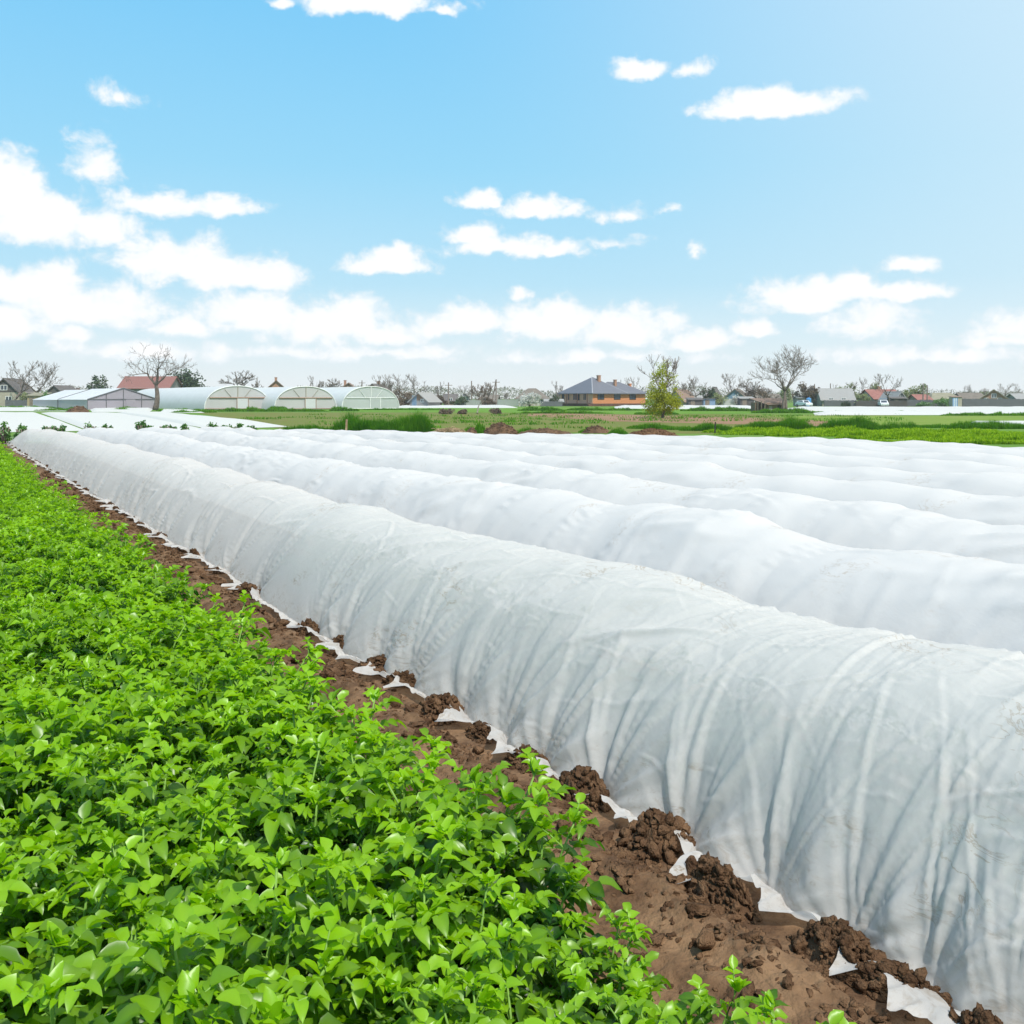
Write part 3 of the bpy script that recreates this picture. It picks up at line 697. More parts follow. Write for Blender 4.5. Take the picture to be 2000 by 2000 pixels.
def potato_plant(seed, hi=True, nst=8, hgt=.40, spread=.20):
    rg = np.random.default_rng(seed)
    B, D, U, Ln, Wd, Fo, Dr, Ti = [], [], [], [], [], [], [], []
    stem = MB()
    for k in range(nst):
        a = 2 * math.pi * (k + rg.uniform(-.3, .3)) / nst
        lean = rg.uniform(.25, 1.0) * spread; h = hgt * rg.uniform(.78, 1.08)
        b0 = np.array([math.cos(a), math.sin(a), 0]) * .04
        pts = []
        for q in np.linspace(0, 1, 6):
            pts.append(b0 + np.array([math.cos(a), math.sin(a), 0]) * lean * q**1.4 + np.array([0, 0, h * q]) + rg.normal(0, .006, 3))
        if hi: stem.tube(pts, [.006, .0055, .005, .0042, .0034, .0026], 5)
        if not hi:
            tp = pts[-1] - pts[0]; B.append(pts[0]); D.append(tp); U.append(np.array([math.cos(a), math.sin(a), .1])); Ln.append(np.linalg.norm(tp)); Wd.append(.012); Fo.append(.3); Dr.append(0); Ti.append(.3)
        pts = np.array(pts)
        nl = 12 if hi else 8
        for i in range(nl):
            f = .25 + .75 * (i + .5) / nl
            pos = np.array([np.interp(f, np.linspace(0, 1, 6), pts[:, c]) for c in range(3)])
            la = a + 2.4 * i + rg.uniform(-.5, .5)
            young = f ** 2
            rl = (.17 - .10 * young) * rg.uniform(.8, 1.15)
            elev = .15 + .75 * young + rg.normal(0, .15)
            rd = np.array([math.cos(la) * math.cos(elev), math.sin(la) * math.cos(elev), math.sin(elev)])
            sidev = np.array([-math.sin(la), math.cos(la), 0])
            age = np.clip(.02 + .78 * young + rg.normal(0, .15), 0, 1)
            arch = rg.uniform(.35, .9) * (1 - .55 * young)
            def at(s): return pos + rd * rl * s - np.array([0, 0, 1]) * arch * rl * s * s * .6
            def tg(s):
                v = rd - np.array([0, 0, 1]) * arch * 1.2 * s; return v / np.linalg.norm(v)
            if hi: stem.tube([at(0), at(.5), at(1)], [.0028, .0022, .0016], 4)
            sz = (.068 - .027 * young) * rg.uniform(.8, 1.15)
            items = [(1., 0, 1.12)]
            for s_, k_ in ((.78, 1.), (.5, .86), (.24, .6)) if hi else ((.78, 1.), (.42, .85)):
                items += [(s_, 1, k_ * rg.uniform(.85, 1.1)), (s_ - .04, -1, k_ * rg.uniform(.85, 1.1))]
            for s_, sg, kk in items:
                d = tg(s_)
                dv = d if sg == 0 else d * .52 + sidev * sg * .95 + np.array([0, 0, rg.normal(.05, .16)])
                u = np.cross(dv, np.cross(np.array([0, 0, 1.]) + rg.normal(0, .22, 3), dv))
                B.append(at(s_)); D.append(dv); U.append(u / (np.linalg.norm(u) + 1e-9)); Ln.append(sz * kk); Wd.append(sz * kk * rg.uniform(.54, .70))
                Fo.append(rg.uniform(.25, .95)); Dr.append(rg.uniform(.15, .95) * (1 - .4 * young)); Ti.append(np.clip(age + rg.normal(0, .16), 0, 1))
        # tight young rosette at the tip
        for i in range(8 if hi else 4):
            la = rg.uniform(0, 6.3); elev = rg.uniform(.3, 1.3)
            dv = np.array([math.cos(la) * math.cos(elev), math.sin(la) * math.cos(elev), math.sin(elev)])
            B.append(pts[-1] + rg.normal(0, .006, 3)); D.append(dv); U.append(np.array([-dv[0] * .3, -dv[1] * .3, 1.])); s_ = rg.uniform(.028, .05)
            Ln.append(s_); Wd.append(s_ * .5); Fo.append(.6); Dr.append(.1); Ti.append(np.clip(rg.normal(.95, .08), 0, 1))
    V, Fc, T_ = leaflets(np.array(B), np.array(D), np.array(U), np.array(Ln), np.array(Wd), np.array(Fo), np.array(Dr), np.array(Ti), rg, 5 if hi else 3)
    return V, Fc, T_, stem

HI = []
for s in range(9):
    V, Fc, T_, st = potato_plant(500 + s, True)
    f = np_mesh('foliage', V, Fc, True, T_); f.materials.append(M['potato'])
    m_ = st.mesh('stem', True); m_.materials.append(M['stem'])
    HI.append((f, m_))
LO = []
for s in range(6):
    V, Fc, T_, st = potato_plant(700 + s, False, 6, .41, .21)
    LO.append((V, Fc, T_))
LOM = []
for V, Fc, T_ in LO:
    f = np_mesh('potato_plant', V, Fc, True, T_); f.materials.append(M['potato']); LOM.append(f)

rows_p = [1.24, .90, .54, .20, -.14, -.48, -.82, -1.16, -1.5, -1.84]
spots = []
for ri, p in enumerate(rows_p):
    t = -2.2 + rng.uniform(0, .2)
    while t < 38.6:
        spots.append((t, p + rng.normal(0, .035), ri)); t += rng.uniform(.26, .36)
cnt = 0
rest = Cloud(); rest_t = []
for t, p, ri in spots:
    if ri < 2 and t < 3.3: p += (.16 if ri == 0 else .08) * min(1., (3.3 - t) / 1.4)
    x, y = TP(t, p); x = float(x); y = float(y)
    if x * x + y * y < .55 or (y < 2.15 and 1000 + F * x / y > 1640): continue
    vis = False
    if y > .9:
        px = 1000 + F * x / y; rad = F * .2 / y; py_top = HZ + F * (H - .47) / y
        vis = px > -rad * .8 and py_top < 1985
        # plants of inner rows far away are hidden behind nothing: they still show as canopy tops
    s = rng.uniform(.82, 1.22) * (.84 if ri == 0 and t < 2.2 else 1); rz = rng.uniform(0, 6.3)
    if vis and cnt < 300:
        cnt += 1
        edge = ri == 0
        lab = 'leafy green potato plant in the outer row, bordering the bare soil strip' if edge else 'leafy green potato plant inside the dense crop, away from the soil edge'
        grp = 'potato plants in the outer row' if edge else 'potato plants inside the crop'
        if y < 9:
            f, m_ = HI[rng.integers(9)]
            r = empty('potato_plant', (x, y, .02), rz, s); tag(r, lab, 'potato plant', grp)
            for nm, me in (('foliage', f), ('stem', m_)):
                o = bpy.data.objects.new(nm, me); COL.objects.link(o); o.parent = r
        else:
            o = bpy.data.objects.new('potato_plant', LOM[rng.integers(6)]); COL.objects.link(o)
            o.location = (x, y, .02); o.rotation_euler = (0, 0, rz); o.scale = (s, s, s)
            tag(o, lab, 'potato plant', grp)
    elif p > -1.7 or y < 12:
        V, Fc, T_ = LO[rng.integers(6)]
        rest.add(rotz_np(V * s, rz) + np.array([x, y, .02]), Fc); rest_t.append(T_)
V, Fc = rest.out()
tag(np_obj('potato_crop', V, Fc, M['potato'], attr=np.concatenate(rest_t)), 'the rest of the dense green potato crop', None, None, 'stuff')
print('potato plants', cnt, 'rest', len(rest_t))

# plants growing under the first tunnel: they show through the fleece as green patches
cv = Cloud(); cvt = []
t = -1.5
while t < 9:
    for q in (-.22, 0., .22):
        V, Fc, T_ = LO[rng.integers(6)]
        s = rng.uniform(.80, .97)
        if rng.random() < .8:
            x, y = TP(t + rng.uniform(-.1, .1), 2.96 + q + rng.normal(0, .02))
            zs = (.9 if abs(q) > .1 else 1.1) * rng.uniform(.55, 1.08)
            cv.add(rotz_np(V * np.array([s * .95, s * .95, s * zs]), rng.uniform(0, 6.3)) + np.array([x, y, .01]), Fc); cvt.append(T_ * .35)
    t += rng.uniform(.3, .42)
V, Fc = cv.out()
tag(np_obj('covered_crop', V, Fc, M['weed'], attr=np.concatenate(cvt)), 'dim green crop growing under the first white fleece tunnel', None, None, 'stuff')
# ------------------------------------------------------------------ grass and low plants
def blades(cx, cy, n, rx, ry, hfun, wd, rg, lean=.5, tint=(.1, .8)):
    """n bent blades round (cx, cy); hfun(u, v) gives the height over the unit disc"""
    a = rg.uniform(0, 2*np.pi, n); r = np.sqrt(rg.random(n)); u = r * np.cos(a); v = r * np.sin(a)
    h = hfun(u, v) * rg.uniform(.4, 1.2, n)
    bx = cx + u * rx; by = cy + v * ry
    la = rg.uniform(0, 2*np.pi, n); ll = rg.uniform(.1, lean, n) * h
    d = np.stack([np.cos(la) * ll, np.sin(la) * ll], 1); s = np.stack([-np.sin(la), np.cos(la)], 1) * (wd * rg.uniform(.6, 1.3, n))[:, None] * .5
    zb = np.zeros(n)
    P0 = np.stack([bx, by], 1); P1 = P0 + d * .35; P2 = P0 + d
    V = np.stack([np.column_stack([P0 - s, zb]), np.column_stack([P0 + s, zb]), np.column_stack([P1 + s * .85, h * .6]), np.column_stack([P1 - s * .85, h * .6]),
                  np.column_stack([P2 + s * .15, h]), np.column_stack([P2 - s * .15, h])], 1).reshape(-1, 3)
    q = np.array([[0, 1, 2, 3], [3, 2, 4, 5]])
    Fc = (q[None] + (np.arange(n) * 6)[:, None, None]).reshape(-1, 4)
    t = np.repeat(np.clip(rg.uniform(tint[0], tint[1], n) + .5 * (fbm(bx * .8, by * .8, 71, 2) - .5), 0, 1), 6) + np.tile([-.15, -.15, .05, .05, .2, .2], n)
    return V, Fc, t
rg2 = np.random.default_rng(33)
def grass_bank(specs, name, m, label, wd=.022, dens=1., lean=.5, tint=(.0, .6)):
    c = Cloud(); ts = []
    for x0, x1, yb, hh in specs:        # pixel span, ground row, height in metres
        Y = F * H / (yb - HZ); xa, xb = X(x0, Y), X(x1, Y)
        L_ = xb - xa; n = int(2600 * dens * L_ * max(hh, .3) / 1.0)
        seed = int(x0)
        hf = lambda u, v: hh * np.clip(1.05 - (np.abs(u) ** 2.6) * .75, .2, 1) * (.30 + 1.35 * fbm(u * L_ * .75 + seed, v, seed, 3) ** 1.2) * (1 - .3 * np.abs(v))
        V, Fc, t = blades((xa + xb) / 2, Y + .7, n, L_ / 2, .75, hf, wd, rg2, lean, tint)
        c.add(V, Fc); ts.append(t)
    V, Fc = c.out()
    tag(np_obj(name, V, Fc, m, attr=np.concatenate(ts)), label, None, None, 'stuff')
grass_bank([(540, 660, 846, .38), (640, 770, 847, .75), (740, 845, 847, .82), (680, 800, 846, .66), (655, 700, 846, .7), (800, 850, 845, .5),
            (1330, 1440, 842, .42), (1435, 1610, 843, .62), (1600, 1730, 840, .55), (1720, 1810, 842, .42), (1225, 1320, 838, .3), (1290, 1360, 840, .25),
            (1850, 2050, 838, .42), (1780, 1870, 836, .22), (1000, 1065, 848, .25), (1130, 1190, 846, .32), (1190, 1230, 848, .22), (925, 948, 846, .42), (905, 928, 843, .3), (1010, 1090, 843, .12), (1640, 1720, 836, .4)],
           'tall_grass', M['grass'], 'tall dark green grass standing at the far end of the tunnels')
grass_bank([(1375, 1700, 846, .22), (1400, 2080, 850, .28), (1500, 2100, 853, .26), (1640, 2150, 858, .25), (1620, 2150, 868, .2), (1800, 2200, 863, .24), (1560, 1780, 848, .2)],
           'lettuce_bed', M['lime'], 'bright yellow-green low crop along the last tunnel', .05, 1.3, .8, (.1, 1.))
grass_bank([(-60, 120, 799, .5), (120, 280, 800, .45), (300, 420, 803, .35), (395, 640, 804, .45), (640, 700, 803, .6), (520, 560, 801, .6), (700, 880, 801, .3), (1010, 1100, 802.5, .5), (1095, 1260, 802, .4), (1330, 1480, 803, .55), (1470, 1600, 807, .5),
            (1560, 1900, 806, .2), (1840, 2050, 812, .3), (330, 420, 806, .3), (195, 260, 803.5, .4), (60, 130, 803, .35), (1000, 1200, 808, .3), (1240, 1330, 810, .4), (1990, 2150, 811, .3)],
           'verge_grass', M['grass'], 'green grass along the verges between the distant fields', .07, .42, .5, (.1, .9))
# short patchy growth on the fallow field
c = Cloud(); ts = []
for i in range(520):
    px = rg2.uniform(420, 1750); py = rg2.uniform(809, 838)
    if px < 420 + (py - 806) * 5: continue
    x, y = G(px, py)
    if fbm(np.array(x * .12), np.array(y * .12), 61, 3) < .46: continue
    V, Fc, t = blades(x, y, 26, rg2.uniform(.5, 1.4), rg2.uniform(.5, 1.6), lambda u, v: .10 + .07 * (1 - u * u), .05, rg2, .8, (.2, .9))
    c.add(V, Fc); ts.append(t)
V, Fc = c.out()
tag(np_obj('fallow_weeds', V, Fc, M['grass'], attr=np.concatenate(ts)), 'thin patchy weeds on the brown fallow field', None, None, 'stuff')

def bush_leaves(rx, ry, rz, n, size, rg, nclump=14, fill=.55, z0=0., shape=1.0):
    """leaf-sized faces in clumps through an ellipsoidal crown with gaps"""
    cc = []
    while len(cc) < nclump:
        v = rg.uniform(-1, 1, 3)
        if np.linalg.norm(v) < 1 and v[2] > -.95: cc.append(v)
    cc = np.array(cc) * .80
    k = rg.integers(nclump, size=n)
    rad = rg.uniform(.20, fill, nclump)
    off = rg.normal(size=(n, 3)); off /= np.linalg.norm(off, axis=1, keepdims=True); off *= (rg.random(n) ** .5)[:, None]
    p = cc[k] + off * rad[k][:, None]
    p[:, :2] *= np.clip(1.15 - shape * .35 * (p[:, 2:3] + 1) * .5, .3, 1.2)
    P = p * np.array([rx, ry, rz]) + np.array([0, 0, rz + z0])
    P[:, 2] = np.maximum(P[:, 2], .05)
    D = rg.normal(size=(n, 3)); U = rg.normal(size=(n, 3)); U[:, 2] += .8
    tint = np.clip(rg.uniform(0, .6, nclump)[k] + rg.normal(0, .16, n) + .2, 0, 1)
    return leaflets(P, D, U, size * rg.uniform(.6, 1.4, n), size * rg.uniform(.4, .8, n), np.full(n, .3), np.full(n, .2), tint, rg, 3)

# ------------------------------------------------------------------ trees
def branch_tree(seed, h, spread, trunk_r, depth=5, lean=(0, 0), first=.22, up=.25, curve=0., nstem=1, nshoot=3, minr=.016, ang=(.45, .95)):
    r = random.Random(seed)
    trunk = MB(); crown = MB(); tips = []
    def grow(p, d, ln, rad, dep):
        n = 5 if dep <= 1 else 3
        pts = [p]; rr = [rad]; q = p; dd = d.copy()
        for i in range(n):
            dd = (dd + Vector((r.gauss(0, .13), r.gauss(0, .13), r.gauss(0, .10) + up * .12 * dep))).normalized()
            q = q + dd * (ln / n); pts.append(q); rr.append(max(rad * (1 - .45 * (i + 1) / n), minr * .7))
        (trunk if dep <= 1 else crown).tube(pts, rr, 7 if dep == 0 else (5 if dep == 1 else 3))
        tips.append(q)
        if dep >= depth: return
        nk = r.choice([3, 4]) if dep == 0 else (3 if dep < 3 and r.random() < .6 else 2)
        for k in range(nk):
            a = r.uniform(*ang) * (.75 if k == 0 else 1.0)
            az = 2 * math.pi * (k + r.uniform(-.25, .25)) / nk + r.uniform(0, 1) * (dep > 0) * 6.3
            u = dd.cross(Vector((.3, .2, 1)) if abs(dd.z) < .9 else Vector((1, .2, 0))).normalized(); w = dd.cross(u)
            nd = (dd * math.cos(a) + (u * math.cos(az) + w * math.sin(az)) * math.sin(a) * spread).normalized()
            grow(q, nd, ln * r.uniform(.62, .82), max(rr[-1] * .78, minr), dep + 1)
        for k in range(nshoot if 0 < dep < depth else 0):
            i = r.randint(1, n - 1)
            nd = (dd * .6 + Vector((r.gauss(0, 1), r.gauss(0, 1), r.gauss(.3, .5))) * .8).normalized()
            grow(pts[i], nd, ln * r.uniform(.35, .55), max(rad * .35, minr), max(dep + 2, depth - 1))
    for s in range(nstem):
        d0 = Vector((lean[0] + ((s - .5) * .16 if nstem > 1 else 0), lean[1], 1)).normalized()
        pts = [Vector((0, 0, 0))]
        L0 = h * first
        base = Vector(((s - (nstem - 1) / 2) * trunk_r * 2.2, 0, 0))
        if curve:
            pts = [base + Vector((curve * h * math.sin(q * 2.6) * (1 - .3 * q), 0, L0 * q)) for q in np.linspace(0, 1, 8)]
            trunk.tube(pts, [trunk_r * (1.35 - .6 * q) for q in np.linspace(0, 1, 8)], 8)
            grow(pts[-1], Vector((.12, .05, 1)).normalized(), h * .23, trunk_r * .72, 1)
            grow(pts[-1], Vector((-.75, .1, .7)).normalized(), h * .23, trunk_r * .55, 1)
            grow(pts[-1], Vector((.75, -.2, .7)).normalized(), h * .22, trunk_r * .45, 1)
        else:
            grow(base, d0, L0, trunk_r, 0)
    zm = max(v[2] for v in crown.v)
    for mb in (trunk, crown): mb.v = [(x * h / zm, y * h / zm, z * h / zm) for x, y, z in mb.v]
    tips = [t * (h / zm) for t in tips]
    return trunk, crown, tips

PROTO = {}
def bare_proto(key, *a, **k):
    tr, cr, tips = branch_tree(*a, **k)
    t_ = tr.mesh('trunk', True); c_ = cr.mesh('crown', True); PROTO[key] = (t_, c_, tips); return PROTO[key]
def place_bare(key, px, Y, hpx, label, group=None, rz=0, sx=1, bark='bark', twig='twig', base_py=None):
    t_, c_, _ = PROTO[key]
    hh = max(v.co.z for v in c_.vertices) if 'h' not in PROTO[key][0] else PROTO[key][0]['h']
    PROTO[key][0]['h'] = hh
    top = Z(hpx, Y); s = top / hh
    r = empty('bare_tree', (X(px, Y), Y, 0), rz, (s * sx, s * sx, s)); tag(r, label, 'bare tree', group)
    for nm, me, m in (('trunk', t_, bark), ('crown', c_, twig)):
        o = bpy.data.objects.new(nm, me); COL.objects.link(o); o.parent = r
        if not me.materials: me.materials.append(M[m])
    return r
bare_proto('a', 3, 8, .95, .20, 6, first=.24)
bare_proto('b', 8, 8, 1.05, .19, 6, first=.20, ang=(.5, 1.1))
bare_proto('c', 15, 8, .8, .15, 6, first=.22, up=.5)
bare_proto('d', 23, 7, 1.15, .16, 6, first=.14)
bare_proto('hero_left', 41, 9.6, 1.15, .33, 6, first=.36, curve=.04, minr=.018, ang=(.5, 1.05), up=.1)
bare_proto('hero_right', 57, 8.4, 1.0, .20, 6, first=.30, nstem=2, minr=.015, nshoot=3, up=.22)
place_bare('hero_left', 303, 140, 668, 'large leafless tree with a thick crooked trunk in front of the greenhouses', rz=0)
place_bare('hero_right', 1533, 122, 671, 'large leafless tree with forked trunk beside the old brown shed', rz=.4)
BT = [('a', 28, 185, 703, 'leafless tree behind the grey gabled house, at the very edge of the village', .3, 1.1),
      ('b', 76, 190, 706, 'leafless spreading tree above the dark gabled house', 1.2, 1.0),
      ('d', 472, 230, 722, 'round leafless tree rising behind the arched greenhouses', 2., 1.3),
      ('c', 622, 230, 733, 'thin leafless tree behind the middle arched greenhouse', .5, 1.2),
      ('d', 645, 235, 738, 'low leafless tree beside a brown roof behind the greenhouses', 1.5, 1.2),
      ('c', 752, 210, 732, 'leafless tree at the edge of the brown thicket by the greenhouses', .9, 1.4),
      ('a', 788, 215, 729, 'leafless tree standing in the brown thicket behind the small shed', 2.4, 1.1),
      ('b', 815, 220, 728, 'leafless tree just behind the small gabled shed with blue door', 3.6, .9),
      ('c', 858, 225, 744, 'slim leafless tree between the gabled shed and a utility pole', 4.4, .8),
      ('a', 905, 225, 752, 'small leafless tree behind the olive gabled cottage', 5.1, 1.2),
      ('d', 985, 230, 766, 'small leafless tree near the leaning utility pole', .2, 1.),
      ('c', 1090, 225, 743, 'leafless tree between the thatched cottage and the orange house', 1.1, 1.),
      ('a', 1243, 250, 735, 'thin leafless tree peeking over the orange house roof', 2.2, .7),
      ('b', 1362, 200, 731, 'leafless tree next to the yellow-green willow', 3.1, 1.0),
      ('c', 1345, 215, 738, 'leafless tree over the tan cottage roof', 3.9, 1.2),
      ('a', 1425, 225, 729, 'leafless tree over the dark gabled cottage', 4.2, 1.0),
      ('d', 1460, 215, 743, 'leafless bushy tree behind the old brown shed', 5.0, 1.5),
      ('d', 1490, 220, 757, 'low leafless tree hiding behind the old brown shed', .6, 1.6),
      ('c', 1628, 240, 750, 'thin leafless tree at one end of the big grey roof', 1.9, 1.),
      ('b', 1688, 220, 735, 'leafless tree between the grey roof and the red roof', 2.6, .9),
      ('a', 1738, 195, 729, 'leafless pollarded tree in front of the red roofed house', 3.3, .95),
      ('b', 1899, 230, 750, 'leafless round tree above the olive roofed long house', 4.9, 1.2),
      ('a', 1955, 245, 748, 'leafless tree behind the last gabled house', 5.6, 1.2)]
for k, px, Y, top, lab, rz, sx in BT: place_bare(k, px, Y, top, lab, 'leafless trees among the village houses', rz, sx)
# slender young tree with a whitewashed trunk on the fallow field
bare_proto('young', 77, 5, .75, .09, 5, first=.26, up=.5, minr=.024)
for px, py, top, lab in ((932, 808.5, 745, 'slender young tree with whitewashed trunk on the fallow field edge'),):
    Y = F * H / (py - HZ); place_bare('young', px, Y, top, lab, None, .4, 1.1, 'white_bark', 'twig')

def leafy(name, px, Y, w_px, top_py, label, cat, m, n=900, size=.35, trunk=True, seed=1, group=None, z0=0., nclump=16, fill=.5, shape=1.):
    rg = np.random.default_rng(seed)
    hh = Z(top_py, Y); wv = w_px * Y / F / 2
    rz_ = (hh - z0) / 2
    V, Fc, t = bush_leaves(wv, wv * .85, rz_, n, size, rg, nclump, fill, z0, shape)
    r = empty(name, (X(px, Y), Y, 0)); tag(r, label, cat, group)
    np_obj('crown', V, Fc, m, r, attr=t)
    tr = MB()
    if trunk:
        tr.tube([(0, 0, 0), (.04 * wv, 0, hh * .3), (-.05 * wv, .1, hh * .62)], [max(.05, hh * .028), hh * .022, hh * .010], 6)
        for k in range(7):
            a = k * 2.4; z_ = hh * (.2 + .06 * k)
            tr.tube([(0, 0, z_), (math.cos(a) * wv * .4, math.sin(a) * wv * .4, z_ + hh * .16), (math.cos(a) * wv * .7, math.sin(a) * wv * .6, z_ + hh * .26)], [hh * .011, hh * .007, hh * .003], 4)
        tr.build('trunk', M['bark'], r, True)
    else:
        for k in range(9):
            a = k * 2.4 + seed
            tr.tube([(0, 0, 0), (math.cos(a) * wv * .35, math.sin(a) * wv * .3, hh * .4), (math.cos(a) * wv * .65, math.sin(a) * wv * .5, hh * .75)], [.05, .035, .015], 4)
        tr.build('stem', M['twig'], r, True)
    return r
# willow in the middle distance: loose top, dense skirt
Yw = F * H / (817 - HZ)
wr = empty('willow_tree', (X(1294, Yw), Yw, 0)); tag(wr, 'young yellow-green willow with dense skirt of leaves and thin top', 'willow tree')
rgw = np.random.default_rng(5)
parts_w = []
for rx, ry, rz_, n, z0, ncl, fl in ((1.62, 1.3, 1.2, 5200, .05, 50, .40), (1.35, 1.0, 1.3, 1300, 1.6, 30, .30), (.95, .7, 1.05, 330, 3.0, 24, .26)):
    parts_w.append(bush_leaves(rx, ry, rz_, n, .13, rgw, ncl, fl, z0, .3))
cw = Cloud(); tw = []
for V, Fc, t in parts_w: cw.add(V, Fc); tw.append(t)
V, Fc = cw.out(); np_obj('crown', V, Fc, M['willow'], wr, attr=np.concatenate(tw))
tr_, cr_, _ = branch_tree(66, Z(692, Yw), .70, .05, 4, first=.14, up=.55, minr=.007)
for v in cr_.v: pass
b0 = len(tr_.v); tr_.v += cr_.v; tr_.f += [tuple(i + b0 for i in f) for f in cr_.f]
tr_.build('trunk', M['twig'], wr, True)

leafy('green_tree', 193, 215, 58, 727, 'loose grey-green tree between the cottages and the red barn roof', 'leafy tree', M['evergreen'], 800, .5, True, 11, fill=.42)
leafy('round_tree', 362, 220, 66, 722, 'dense rounded dark green tree beside the red barn roof', 'leafy tree', M['evergreen'], 3000, .55, True, 12, nclump=40, fill=.6, shape=.6)
leafy('garden_bush', 90, 180, 24, 764, 'small green bush beside the tan flat roofed shed', 'bush', M['weed'], 500, .3, False, 13)
leafy('garden_bush', 48, 183, 20, 762, 'yellowish garden bush at the leafless trees by the grey house', 'bush', M['pale'], 400, .3, False, 14)
leafy('blossom_bush', 1034, 190, 46, 765, 'round white blossoming bush before the thatched cottage', 'bush', M['blossom'], 2200, .26, False, 15, nclump=34, fill=.55, shape=.5)
leafy('blossom_bush', 1440, 195, 26, 770, 'small white blossoming bush before the dark gabled cottage', 'bush', M['blossom'], 700, .28, False, 16)
leafy('garden_bush', 1405, 195, 30, 766, 'pale yellow-green bush beside the green gable', 'bush', M['pale'], 800, .3, False, 17)
leafy('garden_bush', 1382, 200, 40, 752, 'olive bushy tree near the willow and junk heap', 'bush', M['evergreen'], 700, .35, True, 18)
leafy('brown_bush', 1574, 205, 52, 744, 'orange-brown bare bush beside the big leafless tree', 'bush', M['brown_twig'], 1500, .35, True, 19, fill=.4)
leafy('brown_bush', 785, 195, 74, 760, 'dense brown bush sloping down beside the clear greenhouse', 'bush', M['brown_twig'], 2600, .32, False, 20, fill=.5, shape=1.)
leafy('brown_bush', 1475, 215, 60, 755, 'dark brown bush over the sheds by the forked tree', 'bush', M['brown_twig'], 1100, .35, False, 21)
leafy('pale_tree', 1797, 225, 54, 748, 'pale feathery tree beside the twin posts', 'leafy tree', M['pale'], 1700, .4, True, 22, nclump=26)
leafy('pale_tree', 1775, 215, 30, 756, 'small pale tree next to the red roofed house', 'leafy tree', M['pale'], 700, .35, True, 23)
leafy('pale_tree', 1650, 245, 60, 744, 'pale olive tree rising behind the big grey roof', 'leafy tree', M['pale'], 1000, .45, True, 24)
leafy('pale_tree', 1712, 245, 34, 745, 'pale olive tree showing behind the red roofed house', 'leafy tree', M['pale'], 700, .45, True, 25)
leafy('garden_bush', 1688, 198, 36, 768, 'light green bush in the garden by the grey roofed house', 'bush', M['pale'], 1000, .3, False, 26)
leafy('garden_bush', 1652, 196, 24, 783, 'dark green clipped bush under the grey roofed house', 'bush', M['evergreen'], 500, .25, False, 27)
leafy('garden_bush', 1845, 195, 44, 776, 'light green bush before the olive roofed long house', 'bush', M['weed'], 900, .28, False, 28)
leafy('garden_bush', 1805, 196, 30, 784, 'low green bush under the small red roof', 'bush', M['weed'], 500, .25, False, 29)
leafy('garden_bush', 900, 195, 34, 772, 'dark green bush before the olive gabled cottage', 'bush', M['evergreen'], 900, .28, False, 30)
leafy('brown_bush', 950, 200, 46, 774, 'grey-brown bush by the leaning utility pole', 'bush', M['brown_twig'], 900, .3, False, 31)
leafy('garden_bush', 1082, 205, 26, 768, 'grey-green bush between the thatched cottage and orange house', 'bush', M['evergreen'], 500, .3, False, 32)
leafy('pale_tree', 1535, 240, 36, 752, 'pale tree seen through the big forked leafless tree', 'leafy tree', M['pale'], 700, .4, True, 33)
leafy('pale_tree', 1925, 245, 40, 762, 'pale low tree behind the dark thatched roof', 'leafy tree', M['pale'], 700, .4, True, 34)
leafy('brown_bush', 860, 205, 30, 770, 'brown bush in front of a brown cottage by the gabled shed', 'bush', M['brown_twig'], 800, .3, False, 35)
leafy('garden_bush', 141, 200, 22, 772, 'dark green bush beside the long gabled greenhouse', 'bush', M['evergreen'], 400, .28, False, 36)
leafy('brown_bush', 1600, 240, 30, 752, 'pale brown tree behind the green gable', 'bush', M['brown_twig'], 800, .35, True, 37)
leafy('garden_bush', 1700, 194, 30, 782, 'dark garden shrub along the black fence by the red roof', 'bush', M['evergreen'], 500, .25, False, 38)
# dead shrubs on the fallow field's far edge
for k, (px, py, w, top, lab) in enumerate([(872, 809, 34, 797, 'low dead brown shrub on the fallow field near the gabled shed'), (968, 809, 32, 797, 'low dead brown shrub beyond the young whitewashed tree'), (905, 809, 22, 800, 'tiny dead shrub between two larger ones')]):
    leafy('dead_shrub', px, F * H / (py - HZ), w, top, lab, 'dead shrub', M['brown_twig'], 700, .16, False, 60 + k)

# young weeds at the tunnels' far ends
WD = [(8, 33, 844, 826, 26), (42, 33, 844, 832, 26), (98, 37, 0, 829, 24), (119, 37, 0, 832, 18), (176, 36, 0, 827, 30), (205, 40, 0, 832, 16), (216, 41, 0, 832, 10),
      (276, 38, 0, 825, 24), (302, 38, 0, 834, 20), (321, 37, 0, 828, 24), (336, 38, 0, 831, 14), (361, 38, 0, 831, 13), (417, 37, 0, 827, 26), (434, 38, 0, 832, 18), (447, 37, 0, 830, 20), (467, 37, 0, 830, 24), (490, 40, 0, 834, 22)]
wn_ = ['low leafy weed by the field corner', 'rounded low weed beside the first tunnel end', 'small weed showing over the first tunnel end', 'smallest weed over the first tunnel end', 'tall leafy weed between the first and second tunnel ends',
       'flat weed over the second tunnel end', 'tiny weed over the second tunnel end', 'upright dark weed behind the second tunnel', 'low weed next to the upright dark one', 'tall dark weed between the second and third tunnel ends',
       'small weed touching the third tunnel end', 'lone square weed over the third tunnel end', 'tall dark weed before the fourth tunnel end', 'low weed in the cluster before the fourth tunnel', 'middle weed in the cluster before the fourth tunnel',
       'rounded weed touching the fourth tunnel end', 'low weed over the fourth tunnel end']
